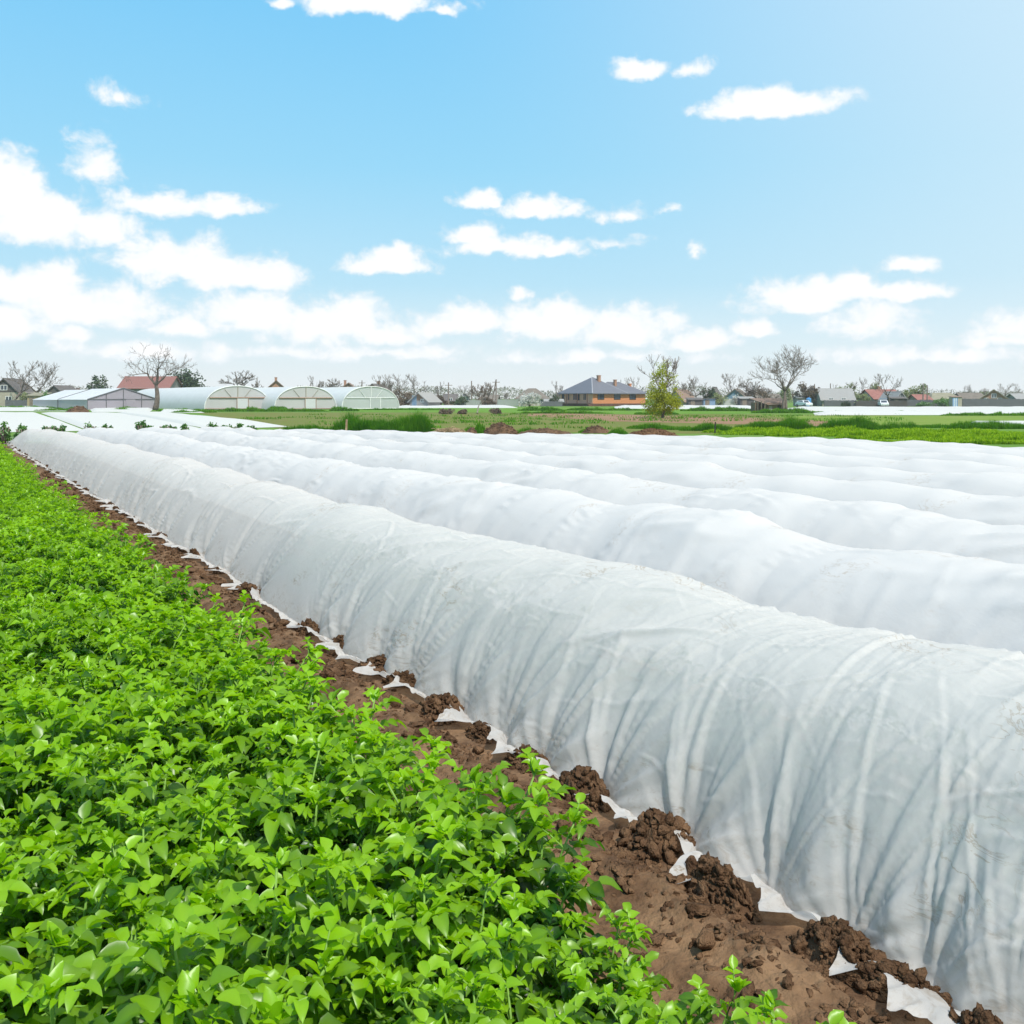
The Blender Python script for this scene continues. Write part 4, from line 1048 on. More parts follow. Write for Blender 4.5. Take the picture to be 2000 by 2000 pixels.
for (px, Y, _, top, w), lab in zip(WD, wn_):
    Y = Y + 2.2
    leafy('weed_plant', px, Y, w * 1.2, top - 4, lab, 'weed', M['weed'], 420, .10, False, 200 + px, 'weeds at the tunnel ends', fill=.42)

# ------------------------------------------------------------------ flat covers on the far fields
def flat_cover(corners, hgt, label, seed, n=40, m=14):
    """corners: ground points a,b (far side), c,d (near side)"""
    a, b, c, d = [np.array(q) for q in corners]
    u, v = np.meshgrid(np.linspace(0, 1, n), np.linspace(0, 1, m), indexing='ij')
    P = (1-u)[..., None] * (1-v)[..., None] * a + u[..., None] * (1-v)[..., None] * b + u[..., None] * v[..., None] * c + (1-u)[..., None] * v[..., None] * d
    e = np.minimum(np.minimum(u, 1 - u) * n * .35, np.minimum(v, 1 - v) * m * .45)
    z = .016 + hgt * np.clip(e, 0, 1) * (.7 + .5 * fbm(P[..., 0] * .5, P[..., 1] * .5, seed, 3))
    V = np.concatenate([P, z[..., None]], -1).reshape(-1, 3)
    o = np_obj('flat_cover', V, grid_faces(n, m), M['fleece3'])
    tag(o, label, 'crop cover', 'flat white covers on the far fields'); return o
flat_cover([G(-90, 806.5), G(70, 806.5), G(168, 842), G(-70, 846)], .22, 'flat white cover sheet nearest the potato field corner', 301)
flat_cover([G(79, 806.5), G(212, 806.5), G(402, 839), G(180, 844)], .22, 'flat white cover sheet between the dark soil heap and the tunnel ends', 302)
flat_cover([G(222, 806.5), G(300, 806.5), G(566, 834), G(412, 838.5)], .22, 'narrow flat white cover sheet beside the brown fallow field', 303)
flat_cover([G(-60, 796.2), G(60, 796.2), G(132, 803.2), G(-60, 803.2)], .3, 'far white cover strip before the tan shed', 304)
flat_cover([G(175, 799.2), G(300, 799.2), G(292, 805), G(180, 805)], .25, 'short white cover strip beside the dark soil heap', 305)
flat_cover([G(318, 800.6), G(360, 801), G(400, 806.5), G(312, 805.8)], .2, 'short white cover strip under the crooked leafless tree', 306)
flat_cover([G(772, 793.5), G(1000, 793.5), G(1012, 797), G(772, 797)], .3, 'thin white cover strip before the small gabled shed', 307)
flat_cover([G(1200, 794.5), G(1480, 794.5), G(1480, 800), G(1200, 798)], .35, 'white cover strip running behind the willow', 308)
flat_cover([G(1536, 797.5), G(2150, 797.5), G(2150, 804), G(1540, 804.5)], .35, 'long white cover strip before the village fences', 309, 60)
flat_cover([G(1588, 806.8), G(2150, 806), G(2150, 810.5), G(1592, 811.2)], .3, 'second long white cover strip, beside the young crop field', 310, 60)
flat_cover([G(1885, 829.5), G(2150, 829), G(2150, 835), G(1890, 834)], .25, 'short white cover strip behind the tall grass and lettuce', 311)

# ------------------------------------------------------------------ heaps, stakes
def heap(name, px, py, w_px, h_px, label, cat, m, cm, seed, depth=1.2, nclod=200, cs=(.03, .10)):
    Y = F * H / (py - HZ); wv = w_px * Y / F; hv = h_px * Y / F
    r = np.random.default_rng(seed); n = 26
    u = np.linspace(-1, 1, n); A, B = np.meshgrid(u, u, indexing='ij'); rr = np.sqrt(A**2 + B**2)
    hgt = np.clip(1 - rr**1.6, 0, 1) * (.55 + .8 * fbm(A * 2.2 + seed, B * 2, seed, 4)); hgt /= max(hgt.max(), 1e-3)
    c = Cloud(); V = np.stack([A * wv / 2, B * depth / 2, hgt * hv * .95], -1).reshape(-1, 3)
    Q = grid_faces(n, n); c.add(V, np.concatenate([Q[:, [0, 1, 2]], Q[:, [0, 2, 3]]]))
    for _ in range(nclod):
        i, j = r.integers(3, n - 3, 2)
        if hgt[i, j] < .05: continue
        s = r.uniform(*cs); Vp, Fp = CS[r.integers(6)]
        c.add(tilt_np(Vp * s, r.normal(0, .5), r.normal(0, .5)) + np.array([A[i, j] * wv / 2 + r.normal(0, .03), B[i, j] * depth / 2, hgt[i, j] * hv * .95]), Fp)
    V, Fc = c.out(); o = np_obj(name, V, Fc, m, None, False); o.location = (X(px, Y), Y, .006)
    tag(o, label, cat); return o
heap('soil_heap', 152, 806, 46, 13, 'dark soil heap on the far white covers', 'soil heap', M['dark_soil'], None, 5, 2.5, 150, (.05, .18))
heap('brush_pile', 978, 851, 78, 27, 'dark brown pile of roots and brush behind the tunnels', 'brush pile', M['dark_soil'], None, 6, 1.4, 420, (.02, .07))
heap('soil_heap', 1065, 849, 120, 13, 'long low dark soil ridge joining the brush pile', 'soil heap', M['dark_soil'], None, 7, 1.2, 300, (.02, .06))
heap('soil_heap', 1165, 846, 60, 15, 'dark soil heap with green grass in front', 'soil heap', M['dark_soil'], None, 8, 1., 200, (.02, .07))
heap('soil_heap', 1275, 853, 112, 17, 'reddish brown soil heap at the tunnels, below the willow', 'soil heap', M['clod'], None, 9, 1.2, 420, (.02, .06))
heap('soil_heap', 1740, 840, 26, 9, 'small reddish heap with pale rags in the tall grass', 'soil heap', M['clod'], None, 10, .8, 80, (.03, .07))
# straw and stalk pile
Y = F * H / (849 - HZ); mb = MB(); rr_ = random.Random(4)
wv = 74 * Y / F
for i in range(330):
    u = rr_.uniform(-1, 1); hh = .32 * (1 - abs(u) ** 1.6) * (.6 + .4 * rr_.random())
    x0 = u * wv / 2; y0 = rr_.uniform(-.45, .45); z0 = hh * rr_.random() + .02; a = rr_.uniform(0, 6.3); L_ = rr_.uniform(.12, .32)
    dx, dy, dz = math.cos(a) * L_, math.sin(a) * L_ * .6, rr_.uniform(-.08, .08)
    mb.tube([(x0, y0, max(z0, .02)), (x0 + dx * .5, y0 + dy * .5, max(z0 + dz + .02, .02)), (x0 + dx, y0 + dy, max(z0 + dz, .02))], [.014, .016, .009], 4)
o = mb.build('stalk_pile', M['straw'], None); o.location = (X(874, Y), Y, 0); tag(o, 'low pile of pale dry stalks beside the tall grass', 'stalk pile')
heap('soil_heap', 920, 848, 26, 14, 'small dark clump between stalk pile and brush pile', 'soil heap', M['dark_soil'], None, 12, .8, 80, (.02, .06))
for px, py, top, w, m, lab in ((676, 845, 819, .09, 'straw', 'pale wooden stake standing in the tall grass'), (1396, 845, 824, .055, 'dark', 'thin dark stake at the edge of the last tunnels')):
    Y = F * H / (py - HZ) - 2.2; mb = MB(); hh = Z(top, Y)
    mb.hexa([(-w/2, -w/2, 0), (w/2, -w/2, 0), (w/2, w/2, 0), (-w/2, w/2, 0)], [(-w*.45+.03, -w*.4, hh), (w*.45+.03, -w*.4, hh), (w*.4+.03, w*.4, hh*.98), (-w*.4+.03, w*.4, hh*.98)])
    o = mb.build('stake', M[m]); o.location = (X(px, Y), Y, 0); tag(o, lab, 'stake')

# ------------------------------------------------------------------ buildings
def window(parent, wall, u, z, w, h, off=.03, frame='white_paint', pane='glass', name='window'):
    """wall = (origin xy, direction xy, outward normal xy) in the house's frame"""
    (ox, oy), (dx, dy), (nx, ny) = wall
    def pt(a, b, c): return (ox + dx * a + nx * c, oy + dy * a + ny * c, b)
    f = MB(); t = .09
    for a0, a1, b0, b1 in ((u, u + w, z, z + t), (u, u + w, z + h - t, z + h), (u, u + t, z + t, z + h - t), (u + w - t, u + w, z + t, z + h - t), (u + w/2 - t/2, u + w/2 + t/2, z + t, z + h - t)):
        f.hexa([pt(a0, b0, 0), pt(a1, b0, 0), pt(a1, b0, off * 2), pt(a0, b0, off * 2)], [pt(a0, b1, 0), pt(a1, b1, 0), pt(a1, b1, off * 2), pt(a0, b1, off * 2)])
    fo = f.build(name, M[frame], parent)
    p = MB(); p.hexa([pt(u + t, z + t, -.02), pt(u + w - t, z + t, -.02), pt(u + w - t, z + t, off), pt(u + t, z + t, off)], [pt(u + t, z + h - t, -.02), pt(u + w - t, z + h - t, -.02), pt(u + w - t, z + h - t, off), pt(u + t, z + h - t, off)])
    p.build('pane', M[pane], fo)
def door(parent, wall, u, w, h, m, off=.04, z=.1):
    (ox, oy), (dx, dy), (nx, ny) = wall
    def pt(a, b, c): return (ox + dx * a + nx * c, oy + dy * a + ny * c, b)
    p = MB(); p.hexa([pt(u, z, 0), pt(u + w, z, 0), pt(u + w, z, off), pt(u, z, off)], [pt(u, z + h, 0), pt(u + w, z + h, 0), pt(u + w, z + h, off), pt(u, z + h, off)])
    d = p.build('door', M[m], parent)
    k = MB(); k.box(0, .06, 0, .06, 0, .16); ko = k.build('handle', M['steel'], d); ko.location = pt(u + w * .82, z + h * .48, off)
def slab(mb, a, b, c, d, th=.14):
    """roof plane: four corners, thickened downwards along its normal"""
    a, b, c, d = [Vector(q) for q in (a, b, c, d)]
    n = (b - a).cross(d - a).normalized() * th
    if n.z < 0: n = -n
    mb.hexa([a - n, b - n, c - n, d - n], [a, b, c, d])

def gable_house(px0, px1, Y, eave, top, label, wall, roof, depth=8., ridge_x=True, rz=0., wins=(), dr=None, chim=None, name='house', cat='house', gable=None, oh=.4, gwin=None, base=0.):
    w = (px1 - px0) * Y / F; he = max(Z(eave, Y), 1.); ht = Z(top, Y)
    r = empty(name, (X((px0 + px1) / 2, Y), Y + depth / 2, 0), rz); tag(r, label, cat)
    mb = MB(); a, b = w / 2 - (oh if ridge_x else oh * .8), depth / 2
    if ridge_x:
        mb.add([(-a,-b,0),(a,-b,0),(a,b,0),(-a,b,0),(-a,-b,he),(a,-b,he),(a,b,he),(-a,b,he),(-a,0,ht-.12),(a,0,ht-.12)],
               [(0,3,2,1),(0,1,5,4),(2,3,7,6),(1,2,6,9,5),(3,0,4,8,7),(4,5,9,8),(6,7,8,9)])
    else:
        mb.add([(-a,-b,0),(a,-b,0),(a,b,0),(-a,b,0),(-a,-b,he),(a,-b,he),(a,b,he),(-a,b,he),(0,-b,ht-.12),(0,b,ht-.12)],
               [(0,3,2,1),(1,2,6,5),(3,0,4,7),(0,1,5,8,4),(2,3,7,9,6),(5,6,9,8),(7,4,8,9)])
    mb.build('wall', M[wall], r)
    rf = MB()
    if ridge_x:
        sl = (ht - he) / b; e = he - oh * sl
        for s in (-1, 1): slab(rf, (-a - oh, s * (b + oh), e), (a + oh, s * (b + oh), e), (a + oh, -s * .02, ht), (-a - oh, -s * .02, ht))
    else:
        sl = (ht - he) / a; e = he - oh * sl
        for s in (-1, 1): slab(rf, (s * (a + oh), -b - oh, e), (s * (a + oh), b + oh, e), (-s * .02, b + oh, ht), (-s * .02, -b - oh, ht))
    ro = rf.build('roof', M[roof], r)
    if gable and not ridge_x:
        g = MB(); y = -b - .03
        g.add([(-a, y, he), (a, y, he), (0, y, ht - .14), (-a, -b - .005, he), (a, -b - .005, he), (0, -b - .005, ht - .14)], [(0, 1, 2), (3, 5, 4), (0, 3, 4, 1), (1, 4, 5, 2), (2, 5, 3, 0)])
        g.build('gable', M[gable], r)
    fw = ((-a, -b - (.03 if gable and False else 0)), (1, 0), (0, -1))
    for u, z, ww, hh in wins: window(r, fw, u * 2 * a, z, ww, hh)
    if gwin: window(r, ((-a, -b - .035), (1, 0), (0, -1)), a - gwin[0] / 2, he + .35, gwin[0], gwin[1])
    if dr: door(r, fw, dr[0] * 2 * a, .95, 2., dr[1])
    if chim:
        c_ = MB(); cx = -a + chim[0] * 2 * a; c_.box(cx - .28, cx + .28, .2, .76, ht - .9, ht + chim[1]); c_.box(cx - .34, cx + .34, .14, .82, ht + chim[1], ht + chim[1] + .1)
        c_.build('chimney', M[chim[2] if len(chim) > 2 else 'brick2'], ro)
    return r
M['brick2'] = stripes('dull_brick', (.32, .17, .11), (.40, .24, .16), 2, 40.)
M['beige'] = mat('beige_render', (.40, .36, .29), (.31, .28, .22), .8, .9, .2, 10.)
M['grey_wall'] = mat('grey_render', (.30, .29, .28), (.22, .22, .22), .8, .9)
M['tan_wall'] = mat('tan_render', (.36, .30, .18), (.28, .22, .13), .8, .9)
M['dark_wood'] = stripes('dark_boards', (.07, .065, .06), (.12, .11, .10), 0, 24., .9)
M['brown_wood'] = stripes('brown_boards', (.20, .13, .085), (.28, .19, .13), 2, 24., .9)
M['green_wood'] = stripes('green_boards', (.10, .13, .085), (.15, .17, .12), 0, 24., .9)
M['r_grey'] = stripes('grey_sheet_roof', (.26, .255, .245), (.34, .335, .32), 0, 18., .8)
M['r_dark'] = mat('dark_tile_roof', (.095, .085, .08), (.15, .135, .125), 2., .9, .5, 9.)
M['r_thatch'] = mat('grey_brown_thatch', (.135, .115, .095), (.20, .175, .145), 2., .95, .6, 14.)
M['r_red'] = stripes('red_sheet_roof', (.20, .085, .072), (.27, .135, .11), 0, 14., .7)
M['r_redtile'] = mat('red_tile_roof', (.22, .088, .072), (.30, .14, .115), 2., .85, .5, 12.)
M['r_olive'] = mat('olive_sheet_roof', (.20, .19, .13), (.27, .25, .18), 1., .85, .3, 12.)
M['r_brown'] = stripes('brown_sheet_roof', (.21, .14, .105), (.28, .20, .155), 0, 14., .85)
M['blue_paint'] = mat('blue_paint', (.06, .22, .50), (.10, .30, .56), 1.5, .6)
M['dull_blue'] = mat('dull_blue_paint', (.14, .22, .32), (.20, .28, .36), 1.5, .8)
M['fence_dark'] = stripes('dark_fence_boards', (.10, .105, .11), (.16, .165, .17), 0, 20., .9)
M['fence_pale'] = stripes('pale_fence_boards', (.40, .39, .36), (.52, .51, .48), 0, 20., .9)
M['fence_green'] = stripes('grey_green_fence_boards', (.22, .26, .22), (.30, .33, .28), 0, 16., .9)
M['car_paint'] = mat('white_car_paint', (.70, .72, .74), None, rough=.25, spec=.5)
M['car_dark'] = mat('dark_car_paint', (.06, .065, .075), None, rough=.25, spec=.5)
M['rubber'] = mat('black_rubber', (.02, .02, .02), None)

HS = gable_house
HS(-30, 34, 190, 766, 738, 'grey gabled house with dark boarded gable at the village edge', 'beige', 'r_dark', 9, False, .12, ((.55, .9, 1.1, 1.1),), None, None, gable='dark_wood', gwin=(1.2, 1.0))
HS(83, 129, 235, 769, 752, 'dark gabled house below the spreading leafless tree', 'grey_wall', 'r_dark', 9, False, 0., ((.2, .8, 1, .9), (.65, .8, 1, .9)), None, None, gable='dark_wood')
HS(131, 152, 240, 768, 757, 'small brown roofed cottage behind the gabled greenhouse', 'grey_wall', 'r_brown', 6, False, .5)
HS(228, 332, 210, 757, 734, 'red barn roof behind the greenhouses and the crooked tree', 'grey_wall', 'r_red', 9, True, 0., name='barn', cat='barn')
HS(514, 551, 235, 756, 742, 'brown gabled roof with one chimney between the first two arched greenhouses', 'brick2', 'r_brown', 8, False, .2, chim=(.45, .6))
HS(660, 694, 235, 758, 747, 'small brown roof behind the third arched greenhouse', 'brick2', 'r_brown', 8, False, .1, chim=(.2, .5))
HS(719, 750, 225, 759, 749, 'dark brown roof with chimney behind the clear greenhouse', 'brick2', 'r_dark', 8, False, -.2, chim=(.45, .5))
HS(804, 852, 182, 782, 766, 'small gabled shed with wooden gable and blue door', 'grey_wall', 'r_grey', 4.2, False, -.45, ((.60, .9, .7, .6),), (.12, 'dull_blue'), gable='brown_wood', name='shed', cat='shed')
HS(863, 892, 215, 782, 769, 'small brown roofed cottage next to the shed with the blue door', 'brown_wood', 'r_dark', 7, True, .1, ((.3, .8, .8, .9),))
HS(892, 921, 212, 783, 769, 'olive gabled cottage behind the young whitewashed tree', 'fence_green', 'r_dark', 7, False, .1, ((.55, .6, .8, 1.),), (.15, 'white_paint'))
HS(938, 975, 212, 784, 771, 'brown cottage behind the leaning utility pole', 'grey_wall', 'r_thatch', 7, True, -.1, ((.2, .6, .9, .9), (.6, .6, .9, .9)))
HS(1062, 1102, 205, 786, 779, 'low grey lean-to beside the orange house', 'fence_green', 'r_grey', 4, True, 0., name='shed', cat='shed')
HS(1318, 1358, 210, 781, 760, 'tan roofed cottage half hidden by the willow', 'grey_wall', 'r_brown', 8, False, -.5, ((.5, .9, .9, 1.),))
HS(1352, 1385, 222, 779, 764, 'pale grey roofed cottage behind the leafless tree and bushes', 'grey_wall', 'r_grey', 7, True, .1)
HS(1388, 1418, 232, 776, 755, 'dark green gable behind the pale bush', 'green_wood', 'r_dark', 8, False, -.3)
HS(1418, 1480, 212, 781, 759, 'dark gabled cottage with white fence in front', 'grey_wall', 'r_thatch', 8, False, -.35, ((.55, 1., .9, 1.),), gable='dull_blue')
HS(1480, 1530, 225, 783, 769, 'brown roofed cottage behind the old shed', 'grey_wall', 'r_thatch', 7, True, 0.)
HS(1580, 1612, 212, 782, 767, 'green boarded gable beside the blue tank', 'green_wood', 'r_dark', 8, False, -.3, (), None, gable='green_wood')
HS(1608, 1676, 205, 780, 758, 'house with big plain grey sheet roof', 'beige', 'r_grey', 8, True, -.12, ((.2, .7, .9, 1.), (.6, .7, .9, 1.)))
HS(1700, 1764, 208, 778, 760, 'house with red tiled roof behind the pollarded tree', 'grey_wall', 'r_redtile', 8, True, .1, ((.2, .7, .9, 1.), (.7, .7, .9, 1.)), chim=(.5, .5))
HS(1738, 1768, 200, 779, 764, 'dull blue gabled annexe joined to the red roofed house', 'dull_blue', 'r_grey', 5, False, .25, ((.4, .7, .8, .9),), gable='brown_wood', gwin=(.8, .7))
HS(1790, 1824, 210, 783, 770, 'small red roofed cottage behind the twin posts', 'beige', 'r_redtile', 6, True, .1)
HS(1884, 1934, 212, 788, 767, 'cottage with dark thatched roof', 'grey_wall', 'r_thatch', 8, True, 0., ((.3, .4, .8, .8),))
HS(1928, 1994, 205, 781, 760, 'gabled house with brick gable and olive roof', 'beige', 'r_olive', 9, False, -.42, ((.2, .7, .9, 1.), (.6, .7, .9, 1.)), gable='brick2', gwin=(.9, .9))
HS(1990, 2050, 215, 783, 768, 'grey cottage at the end of the village', 'grey_wall', 'r_grey', 8, True, 0.)

def hip_roof(mb, x0, x1, y0, y1, e, t, inset, oh=.5):
    ym = (y0 + y1) / 2; sl = (t - e) / ((y1 - y0) / 2)
    X0, X1, Y0, Y1 = x0 - oh, x1 + oh, y0 - oh, y1 + oh; ee = e - oh * sl * .55
    a = [(X0, Y0, ee), (X1, Y0, ee), (X1, Y1, ee), (X0, Y1, ee)]
    r0, r1 = (x0 + inset, ym, t), (x1 - inset, ym, t)
    b = [(X0, Y0, ee - .16), (X1, Y0, ee - .16), (X1, Y1, ee - .16), (X0, Y1, ee - .16)]
    mb.add(a + [r0, r1] + b, [(0, 1, 5, 4), (1, 2, 5), (2, 3, 4, 5), (3, 0, 4), (6, 9, 8, 7), (0, 6, 7, 1), (1, 7, 8, 2), (2, 8, 9, 3), (3, 9, 6, 0)])
def hip_house(px0, px1, Y, eave, top, inset, label, wall, roof, depth=8, wins=()):
    w = (px1 - px0) * Y / F; he = Z(eave, Y); ht = Z(top, Y); a, b = w / 2 - .4, depth / 2
    r = empty('house', (X((px0 + px1) / 2, Y), Y + b, 0)); tag(r, label, 'house')
    mb = MB(); mb.box(-a, a, -b, b, 0, he); mb.build('wall', M[wall], r)
    rf = MB(); hip_roof(rf, -a, a, -b, b, he, ht, inset); rf.build('roof', M[roof], r)
    for u, z, ww, hh in wins: window(r, ((-a, -b), (1, 0), (0, -1)), u * 2 * a, z, ww, hh)
hip_house(1006, 1074, 215, 777, 758, 2.4, 'thatched cottage with hipped grey-brown roof behind the blossoming bush', 'beige', 'r_thatch', 8, ((.75, .5, .8, .9),))
hip_house(1816, 1894, 210, 785, 767, 1.8, 'long low house with olive hipped roof', 'beige', 'r_olive', 8, ((.15, .3, .8, .8), (.45, .3, .8, .8)))

# orange brick house, its corner towards the camera
Yo = 205.; al = R(32)
oh_ = empty('brick_house', (X(1158, Yo), Yo, 0), al); tag(oh_, 'orange brick house with dark slate hipped roof and brick chimneys', 'house')
Wr, Wl, WB = 13.5, 11.4, 8.0; he = 2.72
m1 = MB(); m1.box(0, Wr, .01, WB, .55, he); m1.build('front_wall', M['brick'], oh_)
m2 = MB(); m2.box(-.03, 7.9, .02 - .0, Wl, .56, he - .01); m2.build('side_wall', M['peach'], oh_)
m3 = MB(); m3.box(-.08, Wr + .06, -.05, WB + .05, 0, .55); m3.box(-.09, 7.95, WB + .05, Wl + .05, 0, .55); m3.build('plinth', M['plinth'], oh_)
rf = MB(); hip_roof(rf, 0, 8, 0, Wl, he + .08, 5.95, 3.9, .55); hip_roof(rf, 3, Wr, 0.01, WB, he + .07, 4.95, 3.6, .55)
ro = rf.build('roof', M['slate'], oh_)
rc = MB(); rc.tube([(-.5, -.5, he - .1), (3.9, Wl/2, 5.99)], .10, 5); rc.tube([(8.5, -.5, he - .1), (4.1, Wl/2, 5.99)], .06, 5); rc.tube([(6.6, WB/2, 4.98), (Wr - 3.6, WB/2, 4.98)], .08, 5)
rc.build('ridge_cap', M['ridge_cap'], ro)
for cx, cy, z0, z1, s in ((4.6, 4.2, 4.6, 6.25, .62), (7.6, 2.6, 3.6, 5.35, .5), (12.9, 4.4, 2.9, 4.6, .5)):
    c_ = MB(); c_.box(cx - s/2, cx + s/2, cy - s/2, cy + s/2, z0, z1); c_.box(cx - s/2 - .06, cx + s/2 + .06, cy - s/2 - .06, cy + s/2 + .06, z1, z1 + .12)
    c_.build('chimney', M['brick2'] if s > .5 or cx < 8 else M['brick'], ro)
c_ = MB(); c_.tube([(10.2, 4., 4.6), (10.2, 4., 5.5)], .07, 6); c_.build('vent_pipe', M['steel'], ro)
fwl = ((0, .01), (1, 0), (0, -1))
for u in (1.15, 5.3, 9.3): window(oh_, fwl, u, 1.35, 1.65, 1.3, frame='dark')
lwl = ((-.03, Wl), (0, -1), (-1, 0))
for u, w_ in ((2.1, 1.3), (4.6, 1.5), (6.2, .7), (8.2, 1.1)): window(oh_, lwl, u, 1.2, w_, 1.4, frame='peach' if w_ > 1 else 'dark')
door(oh_, lwl, .6, .9, 2., 'dark', z=.6)
m4 = MB(); m4.box(-1.1, -.1, 0, Wl - .2, 0, .45); m4.box(-1.25, -.1, .1, Wl - .3, .45, .53); m4.build('terrace', M['plinth'], oh_)
m5 = MB()
for yy_ in (.3, 3.8, 7.4, 10.9): m5.box(-1.18, -1.04, yy_, yy_ + .14, .53, he - .05)
for i, yy_ in enumerate((.3, 3.8, 7.4, 10.9)):
    mm_ = MB(); mm_.box(-1.18, -1.04, yy_, yy_ + .14, .53, he - .12); mm_.build('post', M['plinth'], oh_)

# old brown shed by the forked tree
Ys = 124.; sx = lambda px: X(px, Ys) - X(1504, Ys)
sh = empty('old_shed', (X(1504, Ys), Ys, 0)); tag(sh, 'old brown shed with low sheet roof beside the big forked tree', 'shed')
mb = MB(); mb.box(sx(1498), sx(1534), 0, 2.2, 0, 1.05); mb.box(sx(1475), sx(1477), 0, 2.2, 0, 1.1); mb.box(sx(1475), sx(1534), 2.1, 2.25, 0, 1.05); mb.build('wall', M['brown_wood'], sh)
mb = MB(); slab(mb, (sx(1497), -.35, .86), (sx(1536), -.35, .90), (sx(1536), 2.5, 1.62), (sx(1472), 2.5, 1.62), .06); mb.build('roof', M['r_brown'], sh)
for px in (1479, 1486, 1493): mb = MB(); mb.tube([(sx(px), -.2, 0), (sx(px) + .03, -.2, 1.25)], .07, 6); mb.build('post', M['old_wood'], sh)
mb = MB(); mb.box(sx(1519), sx(1525), -.03, .02, 0, .75); mb.build('doorway', M['dark'], sh)  # dark panel on the wall; shade of the opening is in its colour
mb = MB(); mb.box(sx(1502), sx(1508), -.04, .0, .05, .7); mb.build('shutter', M['beige'], sh)

# striped booth
Yb = 190.; bw = 19 * Yb / F
bo = empty('booth', (X(1869.5, Yb), Yb, 0)); tag(bo, 'small booth with blue and white striped front', 'booth')
mb = MB(); mb.box(-bw/2, bw/2, 0, 1.4, 0, 1.85); mb.build('wall', M['beige'], bo)
mb = MB(); slab(mb, (-bw/2 - .1, -.15, 1.86), (bw/2 + .1, -.15, 1.86), (bw/2 + .1, 1.5, 2.05), (-bw/2 - .1, 1.5, 2.05), .06); mb.build('roof', M['r_brown'], bo)
st = MB()
for k in range(3): st.box(-bw/2 + .06 + k * .36, -bw/2 + .24 + k * .36, -.03, 0, .1, 1.7)
st.build('blue_stripes', M['blue_paint'], bo)
st = MB()
for k in range(2): st.box(-bw/2 + .24 + k * .36, -bw/2 + .42 + k * .36, -.025, 0, .1, 1.7)
st.build('white_stripes', M['white_paint'], bo)

# tan flat roofed shed, sheds of junk
def lean_shed(px0, px1, Y, z0, z1, depth, label, wall, roof, name='shed', cat='shed'):
    w = (px1 - px0) * Y / F
    r = empty(name, (X((px0 + px1) / 2, Y), Y, 0)); tag(r, label, cat)
    mb = MB(); mb.hexa([(-w/2, 0, 0), (w/2, 0, 0), (w/2, depth, 0), (-w/2, depth, 0)], [(-w/2, 0, z0), (w/2, 0, z0), (w/2, depth, z1), (-w/2, depth, z1)]); mb.build('wall', M[wall], r)
    mb = MB(); slab(mb, (-w/2 - .2, -.25, z0 + .1), (w/2 + .2, -.25, z0 + .1), (w/2 + .2, depth + .2, z1 + .14), (-w/2 - .2, depth + .2, z1 + .14), .09); mb.build('roof', M[roof], r)
    door(r, ((-w/2, 0), (1, 0), (0, -1)), w * .15, .8, min(1.7, z0 * .85), 'old_wood')
lean_shed(53, 84, 180, 2.0, 2.5, 3, 'tan boarded shed with flat olive roof below the leafless trees', 'tan_wall', 'r_olive')
lean_shed(1345, 1372, 190, 1.3, 1.6, 2.5, 'low dark open shed beside the willow', 'dark_wood', 'r_dark')
lean_shed(1374, 1397, 192, 1.5, 1.3, 2.5, 'low blue-grey shed with sloping roof beyond the willow', 'dull_blue', 'r_dark')
lean_shed(1446, 1473, 190, 1.5, 1.8, 2.5, 'dark shed with pale canopy behind the forked tree', 'dark_wood', 'r_grey')
lean_shed(1556, 1574, 205, 1.6, 1.9, 2.5, 'grey shed behind the small white car', 'grey_wall', 'r_grey')
lean_shed(1742, 1772, 196, 1.5, 1.8, 2.5, 'dark open shed below the blue annexe', 'dark_wood', 'r_dark')

# blue tank
tk = MB(); tk.tube([(0, 0, 0), (0, 0, .12), (0, 0, .13), (0, 0, 1.55), (0, 0, 1.6), (0, 0, 1.68)], [.42, .44, .46, .46, .40, .16], 18)
r = empty('water_tank', (X(1579.5, 192), 192, .0)); tag(r, 'upright blue water tank beside the small white car', 'water tank'); tk.build('tank_body', M['blue_paint'], r, False)
lid = MB(); lid.tube([(0, 0, 1.68), (0, 0, 1.78)], .2, 12); lid.build('lid', M['blue_paint'], r)

